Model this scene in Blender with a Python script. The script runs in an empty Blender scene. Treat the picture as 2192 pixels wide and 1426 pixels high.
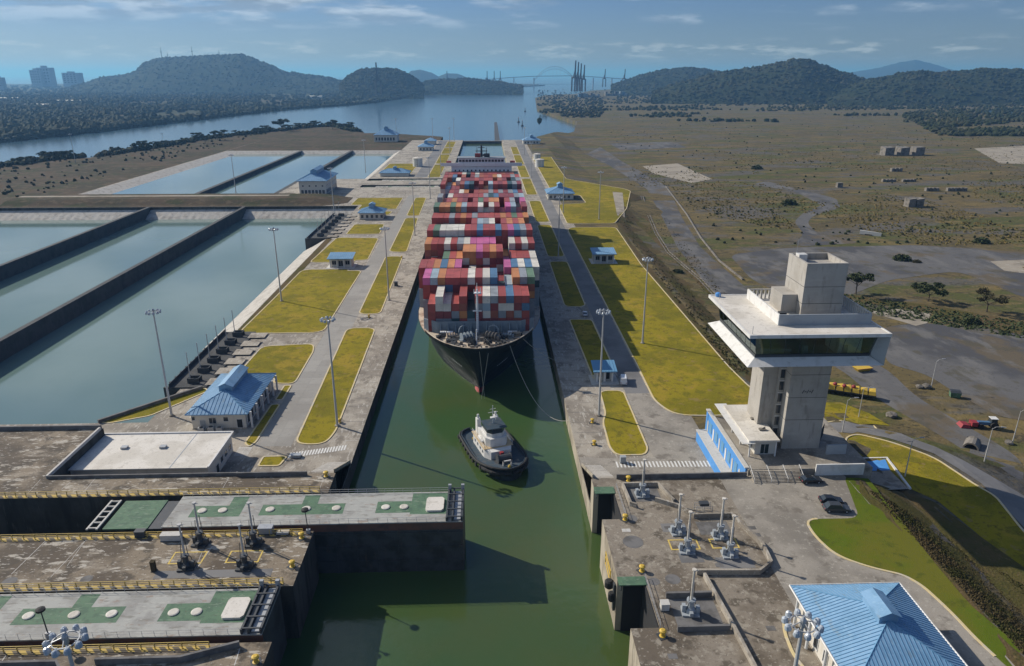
import bpy, bmesh, math, random
import numpy as np
from mathutils import Vector, Matrix, noise as mnoise
from mathutils.geometry import delaunay_2d_cdt
random.seed(7); np.random.seed(7)
SC = bpy.context.scene
COL = SC.collection

# ------------------------------------------------------------------ camera, sky, sun, exposure
F, HY, VX, CAMH, CAMX = 1530., 160., 1040., 88., 6.     # focal length and horizon of the 2192 px wide photo
TH = math.atan((713 - HY) / F)
YAW = math.atan((1096 - VX) / F / (math.cos(TH) - (HY - 713) / F * math.sin(TH)))
cam_d = bpy.data.cameras.new('camera'); cam = bpy.data.objects.new('camera', cam_d); COL.objects.link(cam)
cam_d.sensor_width = 36.; cam_d.lens = 36. * F / 2192.
cam_d.clip_start = 1.; cam_d.clip_end = 120000.
cam.location = (CAMX, 0, CAMH)
cam.rotation_euler = (math.radians(90) - TH, 0, -YAW)
SC.camera = cam
SUN_EL, SUN_AZ = math.radians(33.5), math.radians(-58.)  # azimuth from +Y towards +X
SUN_DIR = Vector((math.sin(SUN_AZ) * math.cos(SUN_EL), math.cos(SUN_AZ) * math.cos(SUN_EL), math.sin(SUN_EL)))
sun_d = bpy.data.lights.new('sun', 'SUN'); sun = bpy.data.objects.new('sun', sun_d); COL.objects.link(sun)
sun_d.energy = 4.7; sun_d.angle = math.radians(0.5); sun_d.color = (1.0, 0.92, 0.82)
sun.rotation_euler = SUN_DIR.to_track_quat('Z', 'Y').to_euler(); sun.location = (0, 0, 400)
world = bpy.data.worlds.new('World'); SC.world = world; world.use_nodes = True
SC.view_settings.view_transform = 'Standard'; SC.view_settings.look = 'None'
SC.view_settings.exposure = 0.08; SC.view_settings.gamma = 1.0; SC.view_settings.use_curve_mapping = False
SC.cycles.use_denoising = True
SC.cycles.max_bounces = 5; SC.cycles.diffuse_bounces = 2; SC.cycles.glossy_bounces = 2
SC.cycles.transmission_bounces = 3; SC.cycles.volume_bounces = 0; SC.cycles.transparent_max_bounces = 6

def build_world():
    nt = world.node_tree; N = nt.nodes; Lk = nt.links; N.clear()
    out = N.new('ShaderNodeOutputWorld'); bg = N.new('ShaderNodeBackground')
    sky = N.new('ShaderNodeTexSky'); sky.sky_type = 'NISHITA'; sky.sun_disc = False
    sky.sun_elevation = SUN_EL; sky.sun_rotation = SUN_AZ
    sky.altitude = 90; sky.air_density = 1.15; sky.dust_density = .15; sky.ozone_density = 6.
    bg.inputs['Strength'].default_value = 0.056
    tc = N.new('ShaderNodeTexCoord')
    sep = N.new('ShaderNodeSeparateXYZ'); Lk.new(tc.outputs['Generated'], sep.inputs[0])
    def math_(op, a, b=None, c=None):
        m = N.new('ShaderNodeMath'); m.operation = op
        for i, q in enumerate((a, b, c)):
            if q is None: continue
            if isinstance(q, (int, float)): m.inputs[i].default_value = q
            else: Lk.new(q, m.inputs[i])
        return m.outputs[0]
    def ramp(v, lo, hi, a=0., b=1.):
        m = N.new('ShaderNodeMapRange'); m.interpolation_type = 'SMOOTHSTEP'
        Lk.new(v, m.inputs[0]); m.inputs[1].default_value = lo; m.inputs[2].default_value = hi
        m.inputs[3].default_value = a; m.inputs[4].default_value = b
        return m.outputs[0]
    # cloud decks on planes overhead: project the view direction onto a layer
    z = math_('MAXIMUM', sep.outputs['Z'], 0.004)
    def layer(scale, height, sx, sy, detail, rough, offs):
        zz = math_('ADD', z, height)
        x = math_('DIVIDE', sep.outputs['X'], zz); y = math_('DIVIDE', sep.outputs['Y'], zz)
        cb = N.new('ShaderNodeCombineXYZ')
        Lk.new(math_('MULTIPLY', x, sx), cb.inputs[0]); Lk.new(math_('MULTIPLY', y, sy), cb.inputs[1]); cb.inputs[2].default_value = offs
        n = N.new('ShaderNodeTexNoise'); n.inputs['Scale'].default_value = scale
        n.inputs['Detail'].default_value = detail; n.inputs['Roughness'].default_value = rough
        Lk.new(cb.outputs[0], n.inputs['Vector'])
        return n.outputs['Fac']
    # high cumulus: denser towards the side of the sun
    left = ramp(sep.outputs['X'], 0.30, -0.55, 0.0, 1.0)
    up = ramp(sep.outputs['Z'], 0.042, 0.085)
    a = layer(1.7, 0.13, 1., 1., 7., 0.55, 5.4)
    am = ramp(math_('ADD', a, math_('MULTIPLY', left, 0.19)), 0.53, 0.70)
    am = math_('MULTIPLY', am, up)
    shade = layer(3.4, 0.13, 1., 1., 5., 0.5, 8.3)
    # thin wisps
    w = layer(0.9, 0.05, 0.7, 2.4, 6., 0.65, 14.7)
    wm = math_('MULTIPLY', ramp(w, 0.54, 0.85, 0., 0.4), up)
    # a far bank of small cumulus above the horizon
    cb = N.new('ShaderNodeCombineXYZ'); Lk.new(math_('MULTIPLY', sep.outputs['X'], 9.), cb.inputs[0]); Lk.new(math_('MULTIPLY', sep.outputs['Z'], 46.), cb.inputs[2]); Lk.new(math_('MULTIPLY', sep.outputs['Y'], 9.), cb.inputs[1])
    n = N.new('ShaderNodeTexNoise'); n.inputs['Scale'].default_value = 2.2; n.inputs['Detail'].default_value = 6.; n.inputs['Roughness'].default_value = 0.6
    Lk.new(cb.outputs[0], n.inputs['Vector'])
    band = math_('MULTIPLY', ramp(sep.outputs['Z'], 0.012, 0.026), ramp(sep.outputs['Z'], 0.046, 0.030))
    hm = math_('MULTIPLY', math_('MULTIPLY', ramp(n.outputs['Fac'], 0.50, 0.66), band), 0.55)
    def mix(fac, c1, c2):
        m = N.new('ShaderNodeMix'); m.data_type = 'RGBA'
        Lk.new(fac, m.inputs[0])
        for i, q in ((6, c1), (7, c2)):
            if isinstance(q, tuple): m.inputs[i].default_value = q + (1,)
            else: Lk.new(q, m.inputs[i])
        return m.outputs[2]
    cl = mix(ramp(shade, 0.40, 0.62), (4.6, 6.0, 8.0), (10.5, 12., 14.))
    tint = N.new('ShaderNodeMix'); tint.data_type = 'RGBA'; tint.blend_type = 'MULTIPLY'; tint.inputs[0].default_value = 1.
    Lk.new(sky.outputs[0], tint.inputs[6]); tint.inputs[7].default_value = (.78,.88,1.22,1)
    base = mix(wm, tint.outputs[2], (6.6, 8.4, 10.6))
    base = mix(hm, base, (10., 10.8, 11.6))
    base = mix(math_('MULTIPLY', am, 0.85), base, cl)
    Lk.new(base, bg.inputs['Color']); Lk.new(bg.outputs[0], out.inputs['Surface'])
build_world()

# ------------------------------------------------------------------ pixel of the photo -> place on a level, for surveying the site
sT, cT, sY, cY = math.sin(TH), math.cos(TH), math.sin(YAW), math.cos(YAW)
def G(px, py, z=0.):
    u = (px - 1096) / F; v = (py - 713) / F
    t = (CAMH - z) / (sT + v * cT)
    X = u * t; Y = (cT - v * sT) * t
    return Vector((CAMX + X * cY + Y * sY, Y * cY - X * sY, z))
def GD(px, py, D):          # point at forward distance D (for what rises over the horizon)
    u = (px - 1096) / F; v = (py - 713) / F
    w = D / (cT - v * sT)
    X = u * w
    return Vector((CAMX + X * cY + D * sY, D * cY - X * sY, CAMH - w * (sT + v * cT)))

# ------------------------------------------------------------------ mesh helpers
def root_loc(o):
    v = Vector((0, 0, 0))
    while o is not None:
        v += o.location; o = o.parent
    return v
# the upper lock head (gates, tower, apron) was surveyed on its own grid: one unit is KH metres
KH, KX, KZ = .906, .564, 8.27
XF = [False]
def U(x, y=0., z=0.): return Vector((KH*x+KX, KH*y, KH*z+KZ))
class MB:
    def __init__(s): s.v = []; s.f = []
    def face(s, pts):
        n = len(s.v); s.v += [tuple(p) for p in pts]; s.f.append(tuple(range(n, n + len(pts)))); return s
    def box(s, x0, x1, y0, y1, z0, z1):
        n = len(s.v)
        s.v += [(x0,y0,z0),(x1,y0,z0),(x1,y1,z0),(x0,y1,z0),(x0,y0,z1),(x1,y0,z1),(x1,y1,z1),(x0,y1,z1)]
        s.f += [tuple(n+i for i in q) for q in ((0,3,2,1),(4,5,6,7),(0,1,5,4),(1,2,6,5),(2,3,7,6),(3,0,4,7))]; return s
    def cbox(s, cx, cy, z0, lx, ly, h): return s.box(cx-lx/2, cx+lx/2, cy-ly/2, cy+ly/2, z0, z0+h)
    def hexa(s, b, t):      # two quads
        n = len(s.v); s.v += [tuple(p) for p in b] + [tuple(p) for p in t]
        s.f += [tuple(n+i for i in q) for q in ((3,2,1,0),(4,5,6,7),(0,1,5,4),(1,2,6,5),(2,3,7,6),(3,0,4,7))]; return s
    def prism(s, poly, z0, z1, bottom=True):
        k = len(poly); n = len(s.v)
        a = sum(poly[i][0]*poly[(i+1)%k][1]-poly[(i+1)%k][0]*poly[i][1] for i in range(k))
        if a < 0: poly = poly[::-1]
        s.v += [(p[0],p[1],z0) for p in poly] + [(p[0],p[1],z1) for p in poly]
        s.f.append(tuple(n+k+i for i in range(k)))
        if bottom: s.f.append(tuple(n+i for i in range(k-1,-1,-1)))
        s.f += [(n+i, n+(i+1)%k, n+k+(i+1)%k, n+k+i) for i in range(k)]; return s
    def sheet(s, poly, z):
        k = len(poly)
        a = sum(poly[i][0]*poly[(i+1)%k][1]-poly[(i+1)%k][0]*poly[i][1] for i in range(k))
        if a < 0: poly = poly[::-1]
        return s.face([(p[0],p[1],z) for p in poly])
    def tube(s, p0, p1, r0, r1=None, n=6, caps=True):
        r1 = r0 if r1 is None else r1
        p0 = Vector(p0); p1 = Vector(p1); d = (p1-p0)
        if d.length < 1e-6: return s
        d.normalize(); a = d.orthogonal().normalized(); b = d.cross(a); k = len(s.v)
        for p, r in ((p0, r0), (p1, r1)):
            for i in range(n):
                t = 2*math.pi*i/n; s.v.append(tuple(p + a*(r*math.cos(t)) + b*(r*math.sin(t))))
        s.f += [(k+i, k+(i+1)%n, k+n+(i+1)%n, k+n+i) for i in range(n)]
        if caps: s.f.append(tuple(k+i for i in range(n-1,-1,-1))); s.f.append(tuple(k+n+i for i in range(n)))
        return s
    def path(s, pts, r, n=5):
        for a, b in zip(pts[:-1], pts[1:]): s.tube(a, b, r, r, n)
        return s
    def lathe(s, prof, n=12, c=(0,0,0)):
        k = len(s.v)
        for r, z in prof:
            for i in range(n):
                t = 2*math.pi*i/n; s.v.append((c[0]+r*math.cos(t), c[1]+r*math.sin(t), c[2]+z))
        for j in range(len(prof)-1):
            s.f += [(k+j*n+i, k+j*n+(i+1)%n, k+(j+1)*n+(i+1)%n, k+(j+1)*n+i) for i in range(n)]
        s.f.append(tuple(k+i for i in range(n-1,-1,-1))); s.f.append(tuple(k+(len(prof)-1)*n+i for i in range(n))); return s
    def build(s, name, m, parent=None, world=False, smooth=False):
        off = Vector((0,0,0)); own = None
        if XF[0] and world: s.v = [tuple(U(*p)) for p in s.v]
        elif XF[0] and parent is not None: s.v = [(p[0]*KH, p[1]*KH, p[2]*KH) for p in s.v]
        if world:
            if parent is not None: off = root_loc(parent)
            else:
                A = np.array(s.v); own = Vector(((A[:,0].min()+A[:,0].max())/2, (A[:,1].min()+A[:,1].max())/2, A[:,2].min())); off = own
        me = bpy.data.meshes.new(name)
        me.from_pydata([(p[0]-off[0], p[1]-off[1], p[2]-off[2]) for p in s.v], [], s.f)
        if smooth: me.polygons.foreach_set('use_smooth', [True]*len(me.polygons))
        me.materials.append(M[m] if isinstance(m, str) else m)
        o = bpy.data.objects.new(name, me); COL.objects.link(o)
        if own is not None: o.location = own
        if parent is not None: o.parent = parent
        return o
def tag(o, label=None, cat=None, group=None, kind=None):
    for k, v in (('label',label),('category',cat),('group',group),('kind',kind)):
        if v: o[k] = v
    return o
def thing(name, label, cat, loc=(0,0,0), rz=0., group=None):
    o = bpy.data.objects.new(name, None); COL.objects.link(o); o.empty_display_size = 0.5
    o.location = U(*loc) if XF[0] else loc; o.rotation_euler = (0,0,rz); return tag(o, label, cat, group)
def struct(o): o['kind'] = 'structure'; return o
def kids(o): return [c for c in COL.objects if c.parent == o]
CHILD = {}
def copy_tree(o, loc=None, rz=None, label=None, group=None, parent=None, ch=None):
    c = o.copy(); COL.objects.link(c)
    if parent is not None: c.parent = parent
    if loc is not None: c.location = loc
    if rz is not None: c.rotation_euler = (0,0,rz)
    if label: c['label'] = label
    if group: c['group'] = group
    for k in o.children: copy_tree(k, parent=c)
    return c
def chaikin(p, n=2):
    p = [Vector((q[0], q[1])) for q in p]
    for _ in range(n):
        r = []
        for i in range(len(p)):
            a = p[i]; b = p[(i+1) % len(p)]; r += [a*.75+b*.25, a*.25+b*.75]
        p = r
    return p
def round_poly(p, rad=3., n=5):
    p = [Vector((q[0], q[1])) for q in p]; out = []
    for i in range(len(p)):
        a, b, c = p[i-1], p[i], p[(i+1) % len(p)]
        da = (a-b); dc = (c-b); r = min(rad, da.length*.45, dc.length*.45)
        s0 = b+da.normalized()*r; s1 = b+dc.normalized()*r
        for k in range(n+1):
            t = k/n; out.append(s0*(1-t)**2 + b*2*t*(1-t) + s1*t*t)
    return out
def ribbon(mb, pts, w, z0, z1, closed=True):
    """a low kerb of width w running inside a polyline"""
    pts = [Vector((q[0], q[1])) for q in pts]; k = len(pts); L_ = []; R_ = []
    for i in range(k):
        a = pts[i-1] if (closed or i > 0) else pts[i]; b = pts[i]; c = pts[(i+1) % k] if (closed or i < k-1) else pts[i]
        t = (c-a); t = t.normalized() if t.length > 1e-6 else Vector((1,0)); nrm = Vector((-t.y, t.x))
        L_.append(b+nrm*w/2); R_.append(b-nrm*w/2)
    for i in range(k if closed else k-1):
        j = (i+1) % k
        mb.hexa([(*R_[i],z0),(*R_[j],z0),(*L_[j],z0),(*L_[i],z0)], [(*R_[i],z1),(*R_[j],z1),(*L_[j],z1),(*L_[i],z1)])
def smooth01(t): t = max(0., min(1., t)); return t*t*(3-2*t)
def drape(poly, zf, step, dz=0., skirt=None, stepf=None):
    """triangulated sheet over poly (xy) following the height function"""
    poly = [Vector((q[0], q[1])) for q in poly]
    b = []
    for i in range(len(poly)):
        a = poly[i]; c = poly[(i+1) % len(poly)]; n = max(1, int((c-a).length/(step if stepf is None else stepf(a.x, a.y))))
        b += [a.lerp(c, k/n) for k in range(n)]
    xs = [p.x for p in b]; ys = [p.y for p in b]; inner = []
    P_ = np.array([(p.x, p.y) for p in b])
    def inside(X, Y):
        r = np.zeros(len(X), bool); n = len(P_); j = n-1
        for i in range(n):
            xi, yi = P_[i]; xj, yj = P_[j]
            with np.errstate(divide='ignore', invalid='ignore'):
                r ^= ((yi > Y) != (yj > Y)) & (X < (xj-xi)*(Y-yi)/(yj-yi+1e-12)+xi)
            j = i
        return r
    if stepf is None:
        gx, gy = np.meshgrid(np.arange(min(xs), max(xs), step), np.arange(min(ys), max(ys), step))
        pts = np.stack([gx.ravel(), gy.ravel()], 1) + np.random.uniform(-.15, .15, (gx.size, 2))*step
    else:
        acc = []; y = min(ys)
        while y < max(ys):
            x = min(xs)
            while x < max(xs):
                acc.append((x, y)); x += stepf(x, y)
            y += min(stepf(xx, y) for xx in np.linspace(min(xs), max(xs), 12))
        pts = np.array(acc); pts += np.random.uniform(-.1, .1, pts.shape)
    pts = pts[inside(pts[:,0], pts[:,1])]
    V = [Vector(p) for p in P_] + [Vector(p) for p in pts]
    nb = len(P_)
    vs, _, fs, *_ = delaunay_2d_cdt(V, [], [list(range(nb))], 1, 1e-4)
    mb = MB(); mb.v = [(p.x, p.y, zf(p.x, p.y)+dz) for p in vs]
    for f in fs:
        a, c, d = (vs[i] for i in f[:3])
        mb.f.append(tuple(f) if (c-a).cross(d-a) > 0 else tuple(f)[::-1])
    if skirt is not None:
        k = len(mb.v); mb.v += [(p[0], p[1], zf(p[0], p[1])+dz) for p in P_] + [(p[0], p[1], skirt) for p in P_]
        for i in range(nb):
            j = (i+1) % nb; mb.f.append((k+i, k+nb+i, k+nb+j, k+j))
    return mb
def rect_land(x0, x1, y0, y1, holes, zt, zb):
    xs = sorted({x0, x1, *[min(max(h[i], x0), x1) for h in holes for i in (0, 1)]})
    ys = sorted({y0, y1, *[min(max(h[i], y0), y1) for h in holes for i in (2, 3)]})
    solid = {}
    for i in range(len(xs)-1):
        for j in range(len(ys)-1):
            cx = (xs[i]+xs[i+1])/2; cy = (ys[j]+ys[j+1])/2
            solid[i,j] = not any(h[0] < cx < h[1] and h[2] < cy < h[3] for h in holes)
    mb = MB()
    for (i, j), sld in solid.items():
        if not sld: continue
        a, b, c, d = xs[i], xs[i+1], ys[j], ys[j+1]
        mb.face([(a,c,zt),(b,c,zt),(b,d,zt),(a,d,zt)])
        if not solid.get((i-1,j)): mb.face([(a,d,zb),(a,c,zb),(a,c,zt),(a,d,zt)])
        if not solid.get((i+1,j)): mb.face([(b,c,zb),(b,d,zb),(b,d,zt),(b,c,zt)])
        if not solid.get((i,j-1)): mb.face([(a,c,zb),(b,c,zb),(b,c,zt),(a,c,zt)])
        if not solid.get((i,j+1)): mb.face([(b,d,zb),(a,d,zb),(a,d,zt),(b,d,zt)])
    return mb

# ------------------------------------------------------------------ materials
M = {}
def mat(name, base, rough=0.8, layers=(), bump=None, metal=0., spec=0.5, vary=0., coord='pos', trans=None):
    """layers: (scale, colour, lo, hi[, stretch xyz, detail]) noise patches mixed over the base"""
    m = bpy.data.materials.new(name); m.use_nodes = True; nt = m.node_tree; N = nt.nodes; Lk = nt.links
    bs = N['Principled BSDF']; bs.inputs['Roughness'].default_value = rough; bs.inputs['Metallic'].default_value = metal
    bs.inputs['Specular IOR Level'].default_value = spec
    g = N.new('ShaderNodeNewGeometry'); pos = g.outputs['Position']
    if coord == 'obj':
        t = N.new('ShaderNodeTexCoord'); pos = t.outputs['Object']
    c = N.new('ShaderNodeRGB'); c.outputs[0].default_value = (*base, 1); col = c.outputs[0]
    if vary:
        oi = N.new('ShaderNodeObjectInfo'); h = N.new('ShaderNodeHueSaturation')
        mr = N.new('ShaderNodeMapRange'); Lk.new(oi.outputs['Random'], mr.inputs[0]); mr.inputs[3].default_value = 1-vary; mr.inputs[4].default_value = 1+vary
        Lk.new(mr.outputs[0], h.inputs['Value']); Lk.new(col, h.inputs['Color']); col = h.outputs[0]
    for ly in layers:
        sc, cc, lo, hi = ly[:4]; st = ly[4] if len(ly) > 4 else None; det = ly[5] if len(ly) > 5 else 5.
        n = N.new('ShaderNodeTexNoise'); n.inputs['Scale'].default_value = sc; n.inputs['Detail'].default_value = det; n.inputs['Roughness'].default_value = 0.6
        p = pos
        if st:
            vm = N.new('ShaderNodeVectorMath'); vm.operation = 'MULTIPLY'; Lk.new(pos, vm.inputs[0]); vm.inputs[1].default_value = st; p = vm.outputs[0]
        va = N.new('ShaderNodeVectorMath'); va.operation = 'ADD'; Lk.new(p, va.inputs[0]); va.inputs[1].default_value = (sc*13.1 % 7, sc*37.7 % 11, 5.); p = va.outputs[0]
        Lk.new(p, n.inputs['Vector'])
        mr = N.new('ShaderNodeMapRange'); mr.interpolation_type = 'SMOOTHSTEP'; Lk.new(n.outputs['Fac'], mr.inputs[0]); mr.inputs[1].default_value = lo; mr.inputs[2].default_value = hi
        if len(cc) > 3: mr.inputs[4].default_value = cc[3]
        x = N.new('ShaderNodeMix'); x.data_type = 'RGBA'; Lk.new(mr.outputs[0], x.inputs[0]); Lk.new(col, x.inputs[6]); x.inputs[7].default_value = (*cc[:3], 1); col = x.outputs[2]
    Lk.new(col, bs.inputs['Base Color'])
    if bump:
        n = N.new('ShaderNodeTexNoise'); n.inputs['Scale'].default_value = bump[0]; n.inputs['Detail'].default_value = 4.; 
        p = pos
        if len(bump) > 3:
            vm = N.new('ShaderNodeVectorMath'); vm.operation = 'MULTIPLY'; Lk.new(pos, vm.inputs[0]); vm.inputs[1].default_value = bump[3]; p = vm.outputs[0]
        Lk.new(p, n.inputs['Vector'])
        b = N.new('ShaderNodeBump'); b.inputs['Strength'].default_value = bump[1]; b.inputs['Distance'].default_value = bump[2]
        Lk.new(n.outputs['Fac'], b.inputs['Height']); Lk.new(b.outputs[0], bs.inputs['Normal'])
    M[name] = m; return m
# ground and concrete
mat('deck_concrete', (.225,.18,.125), .9, [(.07,(.095,.072,.048),.44,.58), (.28,(.070,.055,.038,.9),.50,.62), (.16,(.36,.31,.24,.75),.54,.64,(.4,1.,1.)), (.55,(.46,.42,.35,.85),.57,.63,(.45,1.3,1.)), (1.7,(.50,.47,.41,.8),.60,.66,(.6,1.5,1.)), (2.6,(.075,.06,.045,.7),.56,.66)], (3.,.25,.05))
mat('quay_concrete', (.36,.32,.26), .9, [(.08,(.235,.205,.165),.45,.58), (.35,(.16,.135,.105,.75),.52,.64,(1.,.6,1.)), (1.1,(.47,.44,.38,.7),.55,.64,(1.3,.35,1.)), (2.4,(.13,.11,.085,.6),.57,.66)], (3.,.2,.04))
mat('apron_concrete', (.31,.28,.235), .9, [(.06,(.20,.18,.15),.44,.60), (.3,(.145,.125,.10,.75),.54,.65), (1.3,(.41,.38,.32,.6),.57,.66), (2.6,(.15,.13,.105,.5),.57,.67)], (3.,.2,.04))
mat('road_concrete', (.30,.285,.255), .9, [(.07,(.25,.235,.21),.42,.66), (.8,(.19,.18,.16,.55),.54,.75)], (4.,.15,.03), vary=.10)
mat('asphalt', (.19,.185,.18), .9, [(.06,(.13,.127,.125),.4,.66), (.9,(.24,.235,.22,.5),.55,.75)], (6.,.2,.03))
mat('shaded_wall_concrete', (.075,.070,.060), .9, [(.09,(.040,.036,.030),.40,.62), (.5,(.025,.023,.018,.9),.46,.66,(1.,1.,.12)), (1.1,(.17,.155,.125,.6),.60,.74,(1.,1.,.15))], (2.,.4,.1))  # base darkened for the shaded left wall faces, streaks are stains
mat('wall_pale', (.40,.35,.27), .9, [(.12,(.28,.24,.18),.40,.62), (.5,(.13,.11,.08,.8),.48,.68,(1.,1.,.14)), (1.1,(.48,.44,.36,.55),.58,.74,(1.,1.,.2))], (2.,.4,.1))  # pale copy of the wall concrete for the sunlit right faces
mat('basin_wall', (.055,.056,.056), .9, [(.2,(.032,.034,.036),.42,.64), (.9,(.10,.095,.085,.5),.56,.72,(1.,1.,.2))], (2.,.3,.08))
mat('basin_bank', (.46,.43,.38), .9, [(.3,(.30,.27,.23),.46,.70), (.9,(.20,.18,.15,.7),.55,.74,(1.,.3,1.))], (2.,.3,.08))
mat('kerb_paint', (.62,.50,.26), .8, [(.5,(.52,.47,.38,.9),.46,.62), (3.,(.25,.22,.17,.6),.58,.72)])
mat('white_line', (.68,.67,.63), .8, [(2.,(.36,.34,.30,.75),.50,.70)])
mat('yellow_line', (.62,.45,.10), .8, [(2.,(.34,.29,.18,.75),.52,.70)])
mat('lawn', (.250,.205,.016), 1., [(.03,(.170,.150,.014),.46,.58), (.09,(.310,.225,.030,.8),.51,.62), (.22,(.140,.130,.016,.8),.53,.62), (.7,(.135,.105,.02,.75),.56,.64), (3.,(.33,.25,.05,.5),.55,.66), (1.4,(.10,.08,.02,.6),.60,.66), (.35,(.25,.18,.08,.6),.61,.66)], (6.,.6,.12), spec=.1)
mat('green_lawn', (.095,.132,.012), 1., [(.05,(.130,.130,.018),.46,.62), (.4,(.070,.085,.015,.8),.54,.70), (2.,(.16,.14,.03,.6),.56,.72)], (6.,.6,.12), spec=.1)
mat('rough_grass', (.115,.082,.040), 1., [(.06,(.085,.075,.024),.42,.62), (.25,(.060,.062,.018,.85),.52,.68), (1.3,(.165,.118,.06,.6),.55,.72)], (2.,.8,.3), spec=.1)
mat('plain', (.132,.104,.050), 1., [(.006,(.105,.086,.046),.45,.57), (.012,(.150,.115,.058,.9),.51,.62,(.8,1.7,1.)), (.014,(.085,.092,.032,.95),.49,.58,(.7,2.,1.)), (.045,(.185,.140,.058,.8),.53,.62,(.8,1.8,1.)), (.016,(.112,.106,.098,.9),.52,.60,(.8,1.8,1.)), (.11,(.065,.056,.038,.8),.54,.64,(.8,1.6,1.)), (.3,(.18,.138,.075,.7),.55,.66), (.6,(.050,.046,.028,.8),.57,.66)], (.8,.7,.4), spec=.1)
mat('gravel', (.125,.122,.120), 1., [(.018,(.078,.078,.082),.45,.56), (.03,(.125,.100,.066,.9),.52,.60), (.09,(.085,.078,.055,.7),.55,.63), (.12,(.160,.155,.148,.8),.50,.64,(1.,.4,1.)), (.9,(.075,.070,.066,.6),.56,.68)], (2.5,.4,.1), spec=.2)
mat('pale_gravel', (.33,.29,.23), 1., [(.05,(.22,.19,.15),.44,.66), (.3,(.42,.39,.33,.7),.54,.70)], (2.,.4,.1), spec=.2)
mat('brown_earth', (.090,.066,.042), 1., [(.02,(.060,.052,.032),.44,.58), (.06,(.050,.056,.024,.85),.52,.62), (.15,(.125,.095,.06,.8),.52,.64), (.6,(.045,.044,.022,.7),.56,.66)], (1.,.7,.3), spec=.1)
mat('far_land', (.050,.055,.030), 1., [(.004,(.085,.072,.042),.46,.62), (.02,(.035,.045,.024,.8),.50,.68), (.03,(.12,.10,.07,.7),.62,.72)], None, spec=.1)
mat('hill_wood', (.030,.040,.020), 1., [(.012,(.045,.050,.026),.42,.62), (.05,(.014,.022,.012,.8),.50,.68)], (.05,.6,6.), spec=.05)
mat('wood_leaves', (.035,.045,.022), .9, [(.01,(.060,.058,.030),.44,.62), (.08,(.018,.026,.014,.8),.48,.66)], None, spec=.1)
mat('leaf', (.055,.070,.026), .8, [(.4,(.030,.042,.016),.42,.62), (1.6,(.10,.10,.04,.7),.55,.70)], None, spec=.2)
mat('dry_leaf', (.085,.072,.034), .9, [(.4,(.045,.045,.02),.42,.62), (1.6,(.14,.11,.05,.7),.55,.70)], None, spec=.2)
mat('weed', (.085,.066,.032), 1., [(.2,(.055,.056,.020),.44,.58), (.8,(.13,.098,.048,.7),.54,.66)], None, spec=.1)
mat('tuft', (.16,.118,.042), 1., [(.03,(.125,.102,.036),.42,.6), (.05,(.07,.076,.024,.95),.50,.60), (.5,(.20,.15,.06,.7),.55,.7)], None, spec=.1)
mat('bark', (.09,.07,.055), .95)
# water: silty, so it takes shadows, with a skin that mirrors the sky
def water(name, col, deep, rough, bscale, bstr, bdist, stretch=(1,1,1), spec=.5):
    mat(name, col, rough, [(.012,deep,.35,.65), (.05,tuple(x*.85+y*.15 for x,y in zip(col,deep))+(.6,),.45,.7)], (bscale,bstr,bdist,stretch), spec=spec)
water('lock_water', (.042,.090,.030), (.066,.088,.026), .10, .5, .3, .10)
water('basin_water', (.135,.205,.185), (.155,.225,.205), .08, .5, .08, .05)
water('sea_water', (.045,.095,.130), (.055,.105,.140), .16, .06, .15, .5, (1,.5,1))
# steel, paint, roofs
mat('white_paint', (.66,.65,.62), .6, [(.7,(.52,.50,.46,.6),.48,.66), (.5,(.36,.34,.30,.5),.57,.68,(1,1,.15))])
mat('white_roof', (.66,.62,.55), .75, [(.12,(.55,.51,.44),.44,.60), (.6,(.44,.40,.34,.6),.55,.66), (1.8,(.33,.30,.26,.5),.58,.66)])
mat('cream_wall', (.62,.58,.50), .8, [(.6,(.50,.46,.40,.6),.5,.7,(1,1,.3))])
mat('blue_roof', (.205,.36,.53), .6, [(.25,(.16,.30,.45),.44,.60), (1.2,(.26,.42,.57,.6),.54,.66), (.8,(.20,.28,.34,.6),.56,.65,(1,.3,1))], spec=.25)
mat('blue_ridge', (.13,.29,.45), .6, spec=.25)
mat('blue_wall', (.075,.27,.62), .6, [(.5,(.11,.32,.66,.6),.5,.7)])
mat('tower_concrete', (.40,.375,.335), .85, [(.15,(.34,.315,.275),.42,.62), (.9,(.24,.22,.19,.7),.54,.68,(1,1,.18)), (.5,(.45,.42,.37,.6),.56,.70,(.3,.3,1.6))], (2.,.25,.05))
mat('grey_paint', (.33,.36,.38), .55, [(.4,(.26,.28,.30,.6),.48,.7)])
mat('gate_deck', (.36,.36,.33), .8, [(.2,(.27,.265,.245),.44,.60), (.9,(.19,.18,.155,.7),.54,.64,(.35,1.2,1.)), (1.8,(.45,.44,.40,.6),.57,.66,(.35,1.3,1.)), (.7,(.22,.13,.08,.5),.60,.68,(.5,1.,1.))])
mat('gate_green', (.085,.165,.095), .8, [(.5,(.055,.115,.070,.8),.46,.60), (1.6,(.19,.25,.18,.6),.55,.66,(.4,1.2,1.)), (2.2,(.08,.09,.06,.6),.58,.66)])
mat('gate_steel', (.060,.062,.062), .6, [(.3,(.035,.034,.032),.42,.64), (1.,(.10,.075,.055,.6),.56,.72,(1,1,.25))])
mat('gate_band', (.16,.075,.05), .8, [(.5,(.10,.06,.045),.42,.64)])
mat('dark_steel', (.045,.05,.055), .55, [(.8,(.09,.085,.08,.6),.52,.7)])
mat('galvanised', (.40,.41,.42), .45, [(.9,(.30,.31,.32,.6),.5,.7)], metal=.3)
mat('mast_paint', (.46,.45,.43), .5)
mat('lamp_glass', (.42,.46,.50), .2)
mat('yellow_paint', (.60,.40,.045), .55, [(1.2,(.45,.30,.06,.7),.5,.7)])
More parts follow.
